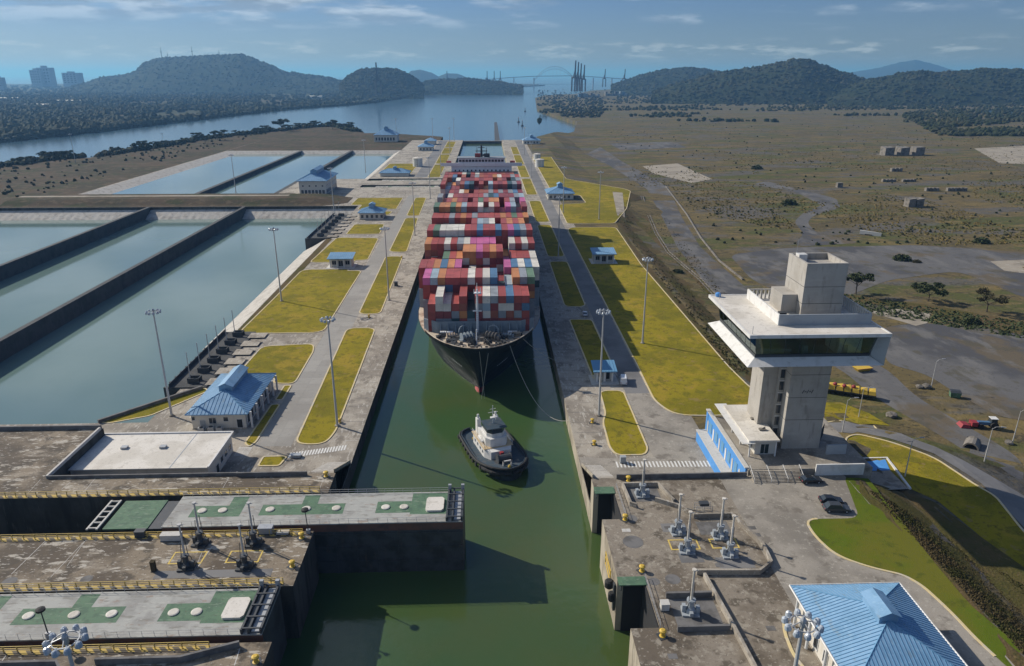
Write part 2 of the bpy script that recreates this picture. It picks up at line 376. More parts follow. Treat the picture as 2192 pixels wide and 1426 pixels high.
mat('rail_yellow', (.66,.47,.12), .6, [(1.2,(.48,.36,.14,.7),.5,.7)])
mat('glass_dark', (.030,.045,.045), .08, spec=.6)
mat('window_glass', (.035,.045,.055), .1, spec=.6)
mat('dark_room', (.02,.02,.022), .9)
mat('rubber', (.018,.018,.018), .8)
mat('red_paint', (.27,.03,.035), .6)
mat('car_white', (.70,.71,.72), .25); mat('car_black', (.02,.022,.025), .2); mat('car_grey', (.05,.055,.06), .25)
mat('rock', (.20,.18,.155), .95, [(.3,(.11,.10,.085),.46,.60), (1.2,(.27,.245,.205,.6),.55,.66)], (2.,.6,.1))
mat('rope', (.42,.40,.34), .9)
mat('stained_apron', (.235,.20,.155), .9, [(.07,(.125,.10,.072),.45,.58), (.25,(.085,.068,.048,.85),.52,.62), (.6,(.33,.295,.235,.7),.55,.64), (1.8,(.40,.365,.30,.6),.59,.66), (2.6,(.09,.075,.055,.6),.56,.66)], (3.,.25,.05))
mat('light_patch', (.52,.50,.46), .85, [(1.5,(.40,.37,.32,.7),.5,.7)])

def stripe_mat(name, c1, c2, scale):
    m = mat(name, c1, .8); nt = m.node_tree; bs = nt.nodes['Principled BSDF']; g = nt.nodes.new('ShaderNodeNewGeometry')
    w = nt.nodes.new('ShaderNodeTexWave'); w.wave_type = 'BANDS'; w.bands_direction = 'DIAGONAL'; w.inputs['Scale'].default_value = scale; w.inputs['Distortion'].default_value = .4
    nt.links.new(g.outputs['Position'], w.inputs['Vector']); r = nt.nodes.new('ShaderNodeMapRange'); r.inputs[1].default_value = .42; r.inputs[2].default_value = .58; nt.links.new(w.outputs['Fac'], r.inputs[0])
    x = nt.nodes.new('ShaderNodeMix'); x.data_type = 'RGBA'; x.inputs[6].default_value = (*c1,1); x.inputs[7].default_value = (*c2,1); nt.links.new(r.outputs[0], x.inputs[0]); nt.links.new(x.outputs[2], bs.inputs['Base Color'])
stripe_mat('yellow_dark_bands', (.50,.36,.09), (.11,.09,.06), .32)  # diagonal bands of yellow and dark grey under the handrails
# ------------------------------------------------------------------ the setting
ZW, ZB, ZO, ZN, ZF, ZS = -4.2, 6.91, -1.5, -6.9, -3.4, -20.       # lock water, lower platform, near basins, far basins, sea
R12 = lambda p: [(q[0], q[1]) for q in p]
mb = MB()
for i in range(-3, 3):
    for j in range(-1, 5): mb.face([(i*15000, j*12000, ZS), ((i+1)*15000, j*12000, ZS), ((i+1)*15000, (j+1)*12000, ZS), (i*15000, (j+1)*12000, ZS)])
struct(mb.build('sea', 'sea_water'))
mb = MB().sheet([(-27.6,1058),(27.6,1058),(27.6,131),(34,131),(34,36),(-136,36),(-136,137),(-27.6,137)], ZW)
struct(mb.build('lock_water', 'lock_water'))

# left bank: upper level with basins and gate recesses left open
SLOTS_FAR = [(-100,-27.5,604,617), (-100,-27.5,643,656)]
BAS_N = [(-165.5,-86,176,514), (-232.3,-167.2,176,514), (-340,-234,176,514)]
BAS_F = [(-312,-224,572,912), (-221,-162,572,912), (-159,-100,655,912)]
LB = rect_land(-340, -27.5, 161, 1057, BAS_N+BAS_F+SLOTS_FAR, 0., -22.)
LB.box(-98, -27.5, 136.5, 161, -22., 0.)
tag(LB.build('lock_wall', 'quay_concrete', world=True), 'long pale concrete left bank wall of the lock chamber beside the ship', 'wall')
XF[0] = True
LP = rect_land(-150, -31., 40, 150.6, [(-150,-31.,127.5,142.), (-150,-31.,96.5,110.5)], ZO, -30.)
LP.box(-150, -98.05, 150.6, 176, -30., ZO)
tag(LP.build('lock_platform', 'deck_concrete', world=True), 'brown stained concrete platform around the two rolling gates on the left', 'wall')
XF[0] = False
# right bank
RB = rect_land(27.5, 60, 153.5, 1057, [], 0., -22.)
RB.box(27.5, 60, 132.3, 153.5, -22., 0.)
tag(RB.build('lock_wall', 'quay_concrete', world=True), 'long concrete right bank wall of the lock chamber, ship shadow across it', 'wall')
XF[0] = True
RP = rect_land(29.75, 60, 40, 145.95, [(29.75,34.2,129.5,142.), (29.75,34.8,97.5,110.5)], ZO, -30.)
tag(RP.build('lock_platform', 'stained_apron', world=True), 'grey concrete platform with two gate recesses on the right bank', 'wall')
XF[0] = False

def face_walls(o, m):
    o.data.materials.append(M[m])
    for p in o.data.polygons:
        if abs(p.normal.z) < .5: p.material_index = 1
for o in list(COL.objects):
    if o.name.startswith(('lock_wall','lock_platform')): face_walls(o, 'shaded_wall_concrete' if o.location.x < 0 else 'wall_pale')  # shade and sun put into the colour: dark left walls, pale right ones
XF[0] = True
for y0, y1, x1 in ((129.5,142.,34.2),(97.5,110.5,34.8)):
    t_ = tag(MB().box(30.9,x1-.01,y1-.3,y1-.02,-22,ZO-.15).box(x1-.3,x1-.02,y0+.1,y1-.3,-22,ZO-.15).build('recess_shade','dark_room',world=True), 'dark sheets standing in for shade in the %s gate recess of the right wall' % ('upper' if y0 > 120 else 'lower'), 'shade sheet')  # dark sheets added to paint the deep shade inside the recess
XF[0] = False
# right side terrain
def edge(y):
    pts = [(0,92),(140,92),(150,100),(176,96),(184,84),(430,84),(470,92),(583,122),(600,116),(650,77),(830,80),(1060,120)]
    for (a,b),(c,d) in zip(pts[:-1],pts[1:]):
        if y <= c: return b+(d-b)*max(0.,(y-a))/(c-a)
    return pts[-1][1]
def zt(x, y):
    zl = -4.5 - 11.*smooth01((y-500.)/2200.)
    q = smooth01((y-150.)/26.)
    if q >= 1.: z = 0.
    else:
        up_ = 6.86*(1-smooth01((y-131.5)/2.)); t1 = smooth01((x-84.)/13.)
        z = up_*(1-t1) + 3.*(1-q)*t1
    e = edge(y) if q >= 1. else 112.+(96.-112.)*q
    t = smooth01((x-e)/(30.-12.*q))
    return z*(1-t) + zl*t
def GT(px, py, dz=0.):
    z = 2.
    for _ in range(25):
        p = G(px, py, z); z = .5*z+.5*zt(p.x, p.y)
    p = G(px, py, z); p.z = zt(p.x, p.y)+dz; return p
shoreR = [G(x, y, ZS) for x, y in [(1228,297),(1236,270),(1195,255),(1150,238),(1146,212),(1165,206),(1232,203),(1262,196),(1330,191),(1480,186),(1800,176),(2600,176)]]
rp = [(60,40),(60,1057)] + [(p.x, p.y) for p in shoreR] + [(3600,2500),(2000,800),(700,40)]
def stR(x, y):
    d = math.hypot(x-60, y-80)
    return 5. if (d < 130) else (9. if d < 420 else (24. if d < 1100 else 130.))
struct(drape(rp, zt, 8., 0., -22., stR).build('plain', 'plain'))

def lay(name, px, m, dz, z=None, rad=0., step=7., kerb=None, kname='kerb'):
    """a surface laid on the ground; px are survey points"""
    if z is None:
        pts = [GT(*q) for q in px]; zf = zt
    else:
        pts = [G(q[0], q[1], z) for q in px]; zf = lambda x, y: z
    pl = [(p.x, p.y) for p in pts]
    if rad: pl = round_poly(pl, rad)
    o = struct(drape(pl, zf, step, dz).build(name, m))
    if kerb: kerb_line(pl, zf, kerb)
    return o
def kerb_line(pl, zf, m='kerb_paint', w=.42, h=.16, closed=True):
    pts = [Vector((q[0], q[1])) for q in pl]; fine = []
    n_ = len(pts)
    for i in range(n_ if closed else n_-1):
        a = pts[i]; b = pts[(i+1) % n_]; k = max(1, int((b-a).length/6.))
        fine += [a.lerp(b, t/k) for t in range(k)]
    if not closed: fine.append(pts[-1])
    mb = MB(); k = len(fine); L_, R_ = [], []
    for i in range(k):
        a = fine[i-1] if (closed or i > 0) else fine[i]; c = fine[(i+1) % k] if (closed or i < k-1) else fine[i]
        t = (c-a).normalized(); nv = Vector((-t.y, t.x))*w/2; L_.append(fine[i]+nv); R_.append(fine[i]-nv)
    for i in range(k if closed else k-1):
        j = (i+1) % k
        za, zb_ = zf(*fine[i]), zf(*fine[j])
        mb.hexa([(*R_[i],za-.05),(*R_[j],zb_-.05),(*L_[j],zb_-.05),(*L_[i],za-.05)], [(*R_[i],za+h),(*R_[j],zb_+h),(*L_[j],zb_+h),(*L_[i],za+h)])
    return struct(mb.build('kerb', m))
def wlawn(pl, z=0., m='lawn', rad=3.5, kerb='kerb_paint', dz=.08):
    pl = round_poly(pl, rad); zf = lambda x, y: z
    struct(drape(pl, zf, 8., dz).build('lawn', m))
    if kerb: kerb_line(pl, zf, kerb)

# --- left bank surfaces (z = 0)
ROADL = struct(MB().sheet([(-53,161.5),(-44.2,161.5),(-46.5,560),(-55,560)], .012).build('road', 'road_concrete'))
ROADL['label'] = 'pale concrete slab street along the left bank'
wlawn([(-43.4,162.5),(-36.,162.),(-34.5,168.7),(-35.8,250.5),(-46.2,250.5)], rad=4.)
wlawn([(-44.8,267),(-36.4,267),(-37.8,361),(-46.5,361)])
wlawn([(-46.2,372),(-36.9,370),(-39.3,466),(-47.4,466)])
wlawn([(-47.6,474),(-39.4,474),(-40.4,548),(-48.4,548)])
wlawn([(-84.5,246.),(-54.2,246.),(-54.4,333),(-61,333),(-61,336),(-83,336),(-83.5,290)], rad=5.)
wlawn([(-82.8,350),(-61,350),(-61,353.5),(-54.8,354.5),(-56.4,405.5),(-80.5,407.5)])
wlawn([(-72,232.5),(-55,234.5),(-53.4,228.),(-53.,200.2),(-59.5,201.),(-60,205),(-72.4,205),(-72.4,214)], rad=3.)
wlawn([(-99,176.5),(-96,175.8),(-87,180),(-77,196),(-79.5,198.5)], rad=1.5)
wlawn([(-56.2,163.4),(-54.5,161.3),(-53.6,164),(-53.5,186),(-55.8,186)], rad=1., m='lawn')
wlawn([(-55.6,189),(-53.6,189),(-53.6,199),(-55.6,199)], rad=.8)
wlawn([(-49.5,151.8),(-44.5,151.8),(-43.8,156),(-45.,156.3),(-49.5,156.3)], rad=.8)
wlawn([(-77,417),(-57.6,417),(-58.5,446),(-77,446)], rad=2.5)
wlawn([(-84,500),(-57.5,500),(-58,548),(-92,548),(-92,518),(-84,517)], rad=2.)
wlawn([(-79,478),(-60,478),(-59,490),(-79,490)], rad=2.)
for y0, y1 in ((664,760),(770,860),(870,940),(950,1030)): wlawn([(-48,y0),(-37,y0),(-37,y1),(-48,y1)], rad=3.)
wlawn([(-96,690),(-66,690),(-66,770),(-96,770)], rad=3.)
struct(MB().sheet([(-60,664),(-49,664),(-49,1050),(-60,1050)], .012).build('road', 'asphalt'))
# dry earth between and around the basins
def earth(x0, x1, y0, y1, m='brown_earth', z=.016):
    struct(drape([(x0,y0),(x1,y0),(x1,y1),(x0,y1)], lambda x, y: 0., 12., z).build('earth', m))
earth(-340, -314, 560, 1057); earth(-313.5, -100, 914, 1057); earth(-85.9, -82.5, 247, 405, 'rough_grass', .02)
# a berm runs across between the two rows of basins
bz = lambda x, y: 3.2*smooth01((y-516)/14.)*smooth01((566-y)/14.)
struct(drape([(-339.5,514.4),(-112,514.4),(-96,526),(-96,550),(-141,551),(-141,571.5),(-339.5,571.5)], lambda x, y: bz(x, y)*smooth01((-92-x)/30.), 5., .03).build('berm', 'brown_earth'))
struct(MB().sheet([(-339,540),(-142,540),(-142,546),(-339,546)], 3.26).build('track', 'pale_gravel'))
# basins: water, banks and the far lit slopes
for i, (a, b, c, d) in enumerate(BAS_N): struct(MB().sheet([(a+.05,c+.05),(b-.05,c+.05),(b-.05,d-.05),(a+.05,d-.05)], ZN).build('basin_water', 'basin_water'))
for i, (a, b, c, d) in enumerate(BAS_F): struct(MB().sheet([(a+.05,c+.05),(b-.05,c+.05),(b-.05,d-.05),(a+.05,d-.05)], ZF).build('basin_water', 'basin_water'))
def bank(name, top, bot, lab):
    mb = MB(); n = len(top)
    for i in range(n-1): mb.face([bot[i], bot[i+1], top[i+1], top[i]])
    return tag(mb.build(name, 'basin_bank', world=True), lab, 'bank', 'pale concrete banks of the water basins')
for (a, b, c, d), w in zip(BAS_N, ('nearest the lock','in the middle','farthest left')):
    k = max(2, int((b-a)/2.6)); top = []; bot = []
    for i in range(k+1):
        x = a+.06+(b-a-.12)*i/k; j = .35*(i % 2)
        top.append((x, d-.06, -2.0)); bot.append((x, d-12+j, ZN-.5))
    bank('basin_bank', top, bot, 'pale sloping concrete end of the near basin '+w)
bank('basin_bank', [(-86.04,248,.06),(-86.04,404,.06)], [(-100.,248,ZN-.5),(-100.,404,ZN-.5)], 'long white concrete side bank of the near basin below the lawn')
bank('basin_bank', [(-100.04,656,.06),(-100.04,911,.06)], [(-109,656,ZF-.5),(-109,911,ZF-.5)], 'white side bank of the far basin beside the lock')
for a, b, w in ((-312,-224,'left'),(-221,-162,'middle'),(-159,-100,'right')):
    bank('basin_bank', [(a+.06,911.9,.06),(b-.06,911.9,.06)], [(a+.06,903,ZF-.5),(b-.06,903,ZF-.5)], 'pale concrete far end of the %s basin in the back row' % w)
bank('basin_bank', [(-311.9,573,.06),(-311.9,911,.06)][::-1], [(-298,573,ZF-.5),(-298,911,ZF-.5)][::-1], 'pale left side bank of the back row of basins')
# caps of the dividing walls
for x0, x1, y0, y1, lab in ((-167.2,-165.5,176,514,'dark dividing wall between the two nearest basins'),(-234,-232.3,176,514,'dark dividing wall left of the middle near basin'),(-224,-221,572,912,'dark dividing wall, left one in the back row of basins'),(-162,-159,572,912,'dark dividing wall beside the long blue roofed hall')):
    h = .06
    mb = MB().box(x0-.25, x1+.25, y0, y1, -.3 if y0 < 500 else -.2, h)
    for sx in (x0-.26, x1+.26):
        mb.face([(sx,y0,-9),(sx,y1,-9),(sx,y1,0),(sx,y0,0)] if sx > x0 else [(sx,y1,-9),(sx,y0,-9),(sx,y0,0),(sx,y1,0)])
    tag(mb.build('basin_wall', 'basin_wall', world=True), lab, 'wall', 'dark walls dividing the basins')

# left outer land: between basins and the old channel
shoreL = [G(x, y, -7.) for x, y in [(-200,392),(0,368),(90,352),(180,347),(300,328),(420,308),(560,290),(660,279),(735,277),(770,286),(800,293)]]
SHL = [Vector((p.x, p.y)) for p in shoreL]
def dshore(x, y):
    q = Vector((x, y)); best = 1e9
    for a, b in zip(SHL[:-1], SHL[1:]):
        ab = b-a; t = max(0., min(1., (q-a).dot(ab)/ab.length_squared)); best = min(best, (q-(a+ab*t)).length)
    return best
def zl(x, y): 
    return -17.*(1-smooth01(dshore(x, y)/14.)) + 1.2*mnoise.noise((x*.03, y*.03, 3.)) if dshore(x, y) < 400 else 1.2*mnoise.noise((x*.03, y*.03, 3.))
def zl2(x, y): return min(zl(x, y), -.02) if x < -341 else -.02+min(0, zl(x, y))
lp = [(-340.2,240)] + [(-340.2,1057.2)] + [(-60,1057.2),(-60,1120)] + [(p.x, p.y) for p in shoreL[::-1]] + [(-1100,700),(-900,240)]
struct(drape(lp, zl2, 14., 0., -22.).build('shore_land', 'brown_earth'))
# slab joints: the street is cast in slabs, each one set apart by a joint
sl = MB().box(-2.1, 2.1, -2.35, 2.35, -.03, .022); s0 = sl.build('slab', 'road_concrete', ROADL); first = True
for k in range(38):
    for c_ in (-50.6, -46.3):
        y = 164+k*4.8
        o = s0 if first else s0.copy()
        if not first: COL.objects.link(o)
        first = False
        o.location = (c_-.006*(y-164), y, .004*random.random()); 
# crosswalk on the left and the right, stripes one by one
def stripes(n, p0, p1, lx, ly, parent, m='white_line', z=.03, rz=0.):
    o0 = MB().box(-lx/2, lx/2, -ly/2, ly/2, -.006, .006).build('stripe', m, parent)
    for k in range(n):
        o = o0 if k == 0 else o0.copy()
        if k: COL.objects.link(o)
        t = k/(n-1); o.location = (p0[0]+(p1[0]-p0[0])*t, p0[1]+(p1[1]-p0[1])*t, z); o.rotation_euler = (0,0,rz)
stripes(20, (-43.2,156.8), (-30.4,160.2), .42, 2.6, ROADL)
stripes(7, (-55.3,157.3), (-55.3,161.), 3.4, .26, ROADL)
PLAZA = struct(MB().sheet([(27.8,132.5),(61.2,132.5),(61.2,176),(59.8,176),(54,180),(53,190),(45.9,190),(45.9,152.6),(35.4,152.6),(27.8,153.5)], .012).build('plaza', 'apron_concrete'))
stripes(30, (36.4,149.6), (62.,149.2), .40, 2.7, PLAZA)
# --- right bank surfaces
struct(MB().sheet([(46,190),(53,190),(53.4,560),(46,560)], .014).build('road', 'asphalt'))
struct(MB().sheet([(53.6,560),(46,560),(46,1050),(56,1050)], .014).build('road', 'asphalt'))
wlawn([(38.6,192),(45.5,192),(45.4,157),(44.,154.),(37.,154.),(36.,158),(36.4,172),(38,177)], rad=2.5)
wlawn([(36.8,257.8),(45.3,257.),(45.6,210),(38,200)], rad=2.)
wlawn([(36.7,347.9),(45.5,347.6),(45.2,273.5),(36.8,273.5)])
wlawn([(36.8,358),(45.4,358),(45.2,440),(36.8,440)]); wlawn([(36.8,450),(45.4,450),(45.2,530),(36.8,530)])
for y0, y1 in ((560,650),(660,750),(760,850),(860,950)): wlawn([(36.8,y0),(45.,y0),(45.,y1),(36.8,y1)])
def rlawn(pl, m='lawn', rad=4., kerb='kerb_paint', dz=.1, step=7.):
    pl = round_poly(pl, rad); struct(drape(pl, zt, step, dz).build('lawn', m))
    if kerb: kerb_line(pl, zt, kerb)
rlawn([(53.6,210),(53.3,184),(57,175.4),(66,174.6),(93,176),(84,190),(82.6,209),(81.3,340),(84.5,432),(57,432),(54.2,425)], rad=6.)
rlawn([(56,444),(86,444),(104,500),(121,575),(119,586),(77,648),(79,830),(57.4,830),(57.4,560),(78,556),(78,520),(57,514)], rad=4.)
struct(drape([(92,470),(97,468),(113,566),(106,572)], zt, 6., .16).build('path', 'pale_gravel'))
# slope with drain, haul road and trails on the plain
lay('slope', [(1321,482),(1345,520),(1388,580),(1440,640),(1560,784),(1625,835),(1640,800),(1540,640),(1465,572),(1405,505),(1372,422),(1350,412)], 'rough_grass', .06)
lay('haul_road', [(1255,330),(1300,352),(1385,405),(1420,470),(1450,530),(1520,620),(1600,700),(1800,790),(1870,850),(2060,960),(2192,1040),(2192,985),(2100,930),(1960,850),(1900,790),(1700,700),(1590,610),(1500,530),(1462,470),(1430,400),(1330,345),(1285,315)], 'gravel', .05, rad=8.)
lay('gravel_yard', [(1560,545),(1700,530),(1960,525),(2192,540),(2300,560),(2300,640),(2192,640),(2130,610),(2050,580),(1900,600),(1800,640),(1700,640),(1610,600)], 'gravel', .06, rad=10., step=10.)
lay('gravel_yard', [(1880,700),(2000,690),(2110,720),(2250,700),(2300,900),(2150,900),(2060,850),(1980,800),(1900,780)], 'gravel', .07, rad=10., step=10.)
lay('trail', [(1700,528),(1720,500),(1700,475),(1720,455),(1760,440),(1700,410),(1610,395),(1640,388),(1790,425),(1800,445),(1740,462),(1728,478),(1750,500),(1850,520)], 'gravel', .05, rad=10., step=10.)
lay('gravel_pad', [(1305,308),(1440,303),(1470,316),(1330,322)], 'gravel', .08, step=16.)
lay('gravel_pad', [(1375,356),(1450,350),(1525,384),(1480,392),(1400,372)], 'pale_gravel', .09, step=12.)
lay('gravel_pad', [(2085,318),(2200,312),(2200,352),(2140,350)], 'pale_gravel', .09, step=12.)
lay('gravel_pad', [(1860,668),(1920,662),(1992,672),(1985,692),(1960,698)], 'pale_gravel', .1, step=6.)
lay('gravel_pad', [(2120,560),(2192,556),(2230,590),(2150,580)], 'pale_gravel', .09, step=8.)
lay('green_verge', [(1800,628),(1880,640),(2000,655),(2192,690),(2250,705),(2250,730),(2100,700),(1960,660),(1850,650)], 'rough_grass', .12)
lay('pond', [(2080,237),(2230,234),(2230,244),(2100,243)], 'sea_water', .3, step=30.)
# around the tower and lower right corner
wl = [GT(*q) for q in [(1722,1112),(1840,1110),(1775,1018),(1850,1040),(1885,1062),(1925,1110),(2000,1205),(2080,1300),(2200,1400),(2300,1480),(2180,1450),(2095,1375),(2035,1310),(1975,1255),(1935,1232),(1860,1215),(1790,1190),(1745,1150)]]
rlawn([(p.x, p.y) for p in wl], 'green_lawn', 2.5, None, .10, 5.)
kerb_line(round_poly([(p.x,p.y) for p in [GT(*q) for q in [(1840,1110),(1722,1112),(1745,1150),(1790,1190),(1860,1215),(1935,1232),(1975,1255),(2035,1310),(2095,1375),(2180,1450)]]], 3.)[6:-6], zt, closed=False)
lay('slope', [(1830,1045),(1840,1062),(1885,1120),(1950,1205),(2030,1310),(2120,1400),(2240,1480),(2300,1480),(2400,1400),(2192,1215),(2100,1150),(2000,1075),(1930,1045)], 'rough_grass', .05, step=5.)
lay('lawn', [(1808,940),(1835,930),(1900,945),(2000,980),(2090,1040),(2130,1062),(2192,1140),(2350,1290),(2400,1400),(2192,1215),(2100,1150),(2010,1075),(1945,1045),(1880,985),(1840,975)], 'lawn', .06, step=5.)
kerb_line(round_poly([(p.x,p.y) for p in [GT(*q) for q in [(1830,985),(1808,955),(1812,936),(1835,930),(1900,945),(2000,980),(2090,1040),(2130,1062),(2192,1140),(2350,1290)]]], 3.)[6:-6], zt, closed=False)
lay('road', [(1765,905),(1870,912),(1950,938),(2060,985),(2192,1062),(2350,1200),(2350,1280),(2192,1130),(2100,1035),(2000,972),(1900,938),(1835,925),(1790,940),(1765,940)], 'asphalt', .09, step=5.)
kerb_line([(p.x,p.y) for p in [GT(*q) for q in [(1765,905),(1870,912),(1900,922)]]], zt, closed=False)
lay('lawn', [(1765,862),(1800,862),(1860,885),(1905,912),(1870,908),(1765,900)], 'lawn', .07, step=5.)
XF[0] = True
struct(MB().box(60,90,40,145.9,-6.,ZO).build('apron', 'apron_concrete', world=True))
struct(MB().box(67.,97,146.1,173.8,-9.,.06).build('plaza', 'apron_concrete', world=True))
XF[0] = False
# stairs that climb from the street to the lock head along both walls
for x0, x1, ya, yb, lab in ((-33.2,-27.6,136.55,152.5,'pale steps climbing along the left lock wall to the gate platform'),(27.7,32.4,132.4,149.,'pale steps climbing along the right lock wall to the gate platform')):
    t_ = thing('stairs', lab, 'stairs', ((x0+x1)/2,(ya+yb)/2,0)); n_ = 20; dy = (yb-ya)/n_
    for k in range(n_): MB().box(x0,x1,ya+k*dy,ya+(k+1)*dy-.012,-.1,ZB*(n_-k)/n_-.05).build('step','light_patch' if k % 2 else 'quay_concrete',t_,world=True)
    xe = x1-.3 if x0 < 0 else x0
    m_ = MB().hexa([(xe,ya,.0),(xe+.3,ya,.0),(xe+.3,yb,.0),(xe,yb,.0)],[(xe,ya,ZB+.9),(xe+.3,ya,ZB+.9),(xe+.3,yb,.9),(xe,yb,.9)]); m_.build('parapet','wall_pale',t_,world=True)
# ------------------------------------------------------------------ buildings
def hip_roof(x0, x1, y0, y1, z, rh, parent, m='blue_roof', seams=1.0, vent=None, thick=.25):
    w, l = x1-x0, y1-y0; cx, cy = (x0+x1)/2, (y0+y1)/2
    mb = MB()
    if l >= w: A, B = Vector((cx, y0+w/2, z+rh)), Vector((cx, y1-w/2, z+rh))
    else: A, B = Vector((x0+l/2, cy, z+rh)), Vector((x1-l/2, cy, z+rh))
    c = [Vector((x0,y0,z)), Vector((x1,y0,z)), Vector((x1,y1,z)), Vector((x0,y1,z))]
    if l >= w: slopes = [(c[0],c[1],A,A), (c[1],c[2],B,A), (c[2],c[3],B,B), (c[3],c[0],A,B)]
    else: slopes = [(c[0],c[1],B,A), (c[1],c[2],B,B), (c[2],c[3],A,B), (c[3],c[0],A,A)]
    for s in slopes: mb.face([s[0],s[1],s[2]] if (s[2]-s[3]).length < .01 else [s[0],s[1],s[2],s[3]])
    for i in range(4):
        p, q = c[i], c[(i+1)%4]; d = Vector((0,0,-thick)); mb.face([p+d, q+d, q, p])
    mb.face([p+Vector((0,0,-thick)) for p in c[::-1]])
    roof = mb.build('roof', m, parent, world=True)
    if seams:
        sb = MB()
        for s0, s1, t1, t0 in slopes:
            e = (s1-s0); n = max(2, int(e.length/seams)); ed = e.normalized()
            up_ = ((t0+t1)/2-(s0+s1)/2); up_ -= ed*up_.dot(ed); nrm = ed.cross(up_).normalized()
            a0 = (t0-s0).dot(ed); a1 = (t1-s0).dot(ed); H_ = (t0-s0-ed*a0).length; ud = up_.normalized()
            for k in range(1, n):
                t = e.length*k/n
                hh = H_*(t/a0 if t < a0 else (1. if t <= a1 else (e.length-t)/(e.length-a1)))
                if hh < .3: continue
                p = s0+ed*t; q = p+ud*hh; wv = ed*.045; nv = nrm*.07
                sb.hexa([p-wv, p+wv, q+wv, q-wv], [p-wv+nv, p+wv+nv, q+wv+nv, q-wv+nv])
        # ridge caps
        caps = [(c[0],A),(c[1],A if l >= w else B),(c[2],B),(c[3],B if l >= w else A),(A,B)]
        for p, q in caps:
            if (p-q).length > .1: sb.tube(p, q, .11, .11, 5)
        so = sb.build('roof_seams', 'blue_ridge' if m == 'blue_roof' else m, roof, world=True); so['kind'] = 'stuff'
    if vent:
        vw, vl, vh = vent[:3]; vx, vy = (vent[3], vent[4]) if len(vent) > 3 else (cx, cy)
        zb = z+rh-vw/2*rh/(min(w,l)/2)-.15; zt_ = z+rh+vh
        v = MB().box(vx-vw/2, vx+vw/2, vy-vl/2, vy+vl/2, zb, zt_)
        o = .35
        v.hexa([(vx-vw/2-o,vy-vl/2-o,zt_-.02),(vx,vy-vl/2-o,zt_+vw*.28),(vx,vy+vl/2+o,zt_+vw*.28),(vx-vw/2-o,vy+vl/2+o,zt_-.02)],
               [(vx-vw/2-o,vy-vl/2-o,zt_+.12),(vx,vy-vl/2-o,zt_+.14+vw*.28),(vx,vy+vl/2+o,zt_+.14+vw*.28),(vx-vw/2-o,vy+vl/2+o,zt_+.12)])
        v.hexa([(vx,vy-vl/2-o,zt_+vw*.28),(vx+vw/2+o,vy-vl/2-o,zt_-.02),(vx+vw/2+o,vy+vl/2+o,zt_-.02),(vx,vy+vl/2+o,zt_+vw*.28)],
               [(vx,vy-vl/2-o,zt_+.14+vw*.28),(vx+vw/2+o,vy-vl/2-o,zt_+.12),(vx+vw/2+o,vy+vl/2+o,zt_+.12),(vx,vy+vl/2+o,zt_+.14+vw*.28)])
        for sgn in (-1,1):
            yy = vy+sgn*vl/2
            v.face([(vx-vw/2,yy,zt_),(vx+vw/2,yy,zt_),(vx,yy,zt_+vw*.28)][::-sgn])
        v.build('ridge_vent', 'blue_roof', roof, world=True)
    return roof
def opening(parent, name, side, X, Y, a, b, z0, z1, m='window_glass', frame='white_paint', depth=.12):
    """window or door: side 'f' faces -Y (plane y=Y, a..b along x), 'l' faces -X, 'r' faces +X, 'b' faces +Y"""
    mb = MB(); fr = MB(); t = .12
    def bx(m_, u0, u1, w0, w1, d0, d1):
        if side == 'f': m_.box(u0,u1,Y-d1,Y-d0,w0,w1)
        elif side == 'b': m_.box(u0,u1,Y+d0,Y+d1,w0,w1)
        elif side == 'l': m_.box(X-d1,X-d0,u0,u1,w0,w1)
        else: m_.box(X+d0,X+d1,u0,u1,w0,w1)
    bx(mb, a, b, z0, z1, -.1, .03)
    o = mb.build(name, m, parent, world=True)
    bx(fr, a-t, a, z0-t, z1+t, -.05, .10); bx(fr, b, b+t, z0-t, z1+t, -.05, .10)
    bx(fr, a, b, z1, z1+t, -.05, .10); bx(fr, a, b, z0-t, z0, -.05, .13)
    if b-a > 1.6: bx(fr, (a+b)/2-.04, (a+b)/2+.04, z0, z1, .0, .07)
    fr.build('frame', frame, o, world=True)
    return o
def building(name, label, cat, x0, x1, y0, y1, h, rh, z=0., over=1.1, wall='cream_wall', seams=1.0, vent=None, wins=(), cols=(), group=None):
    t = thing(name, label, cat, ((x0+x1)/2, (y0+y1)/2, z), group=group)
    MB().box(x0,x1,y0,y1,z-.3,z+h).build('wall', wall, t, world=True)
    MB().box(x0-.15,x1+.15,y0-.15,y1+.15,z-.2,z+.25).build('plinth', 'quay_concrete', t, world=True)
    hip_roof(x0-over, x1+over, y0-over, y1+over, z+h+.02, rh, t, seams=seams, vent=vent)
    for w in wins: opening(t, w[0], w[1], x0 if w[1]=='l' else x1, y0 if w[1]=='f' else y1, w[2], w[3], z+w[4], z+w[5], *(w[6:]))
    for (cx, cy, r) in cols: MB().box(cx-r,cx+r,cy-r,cy+r,z,z+h).build('column', 'white_paint', t, world=True)
    return t
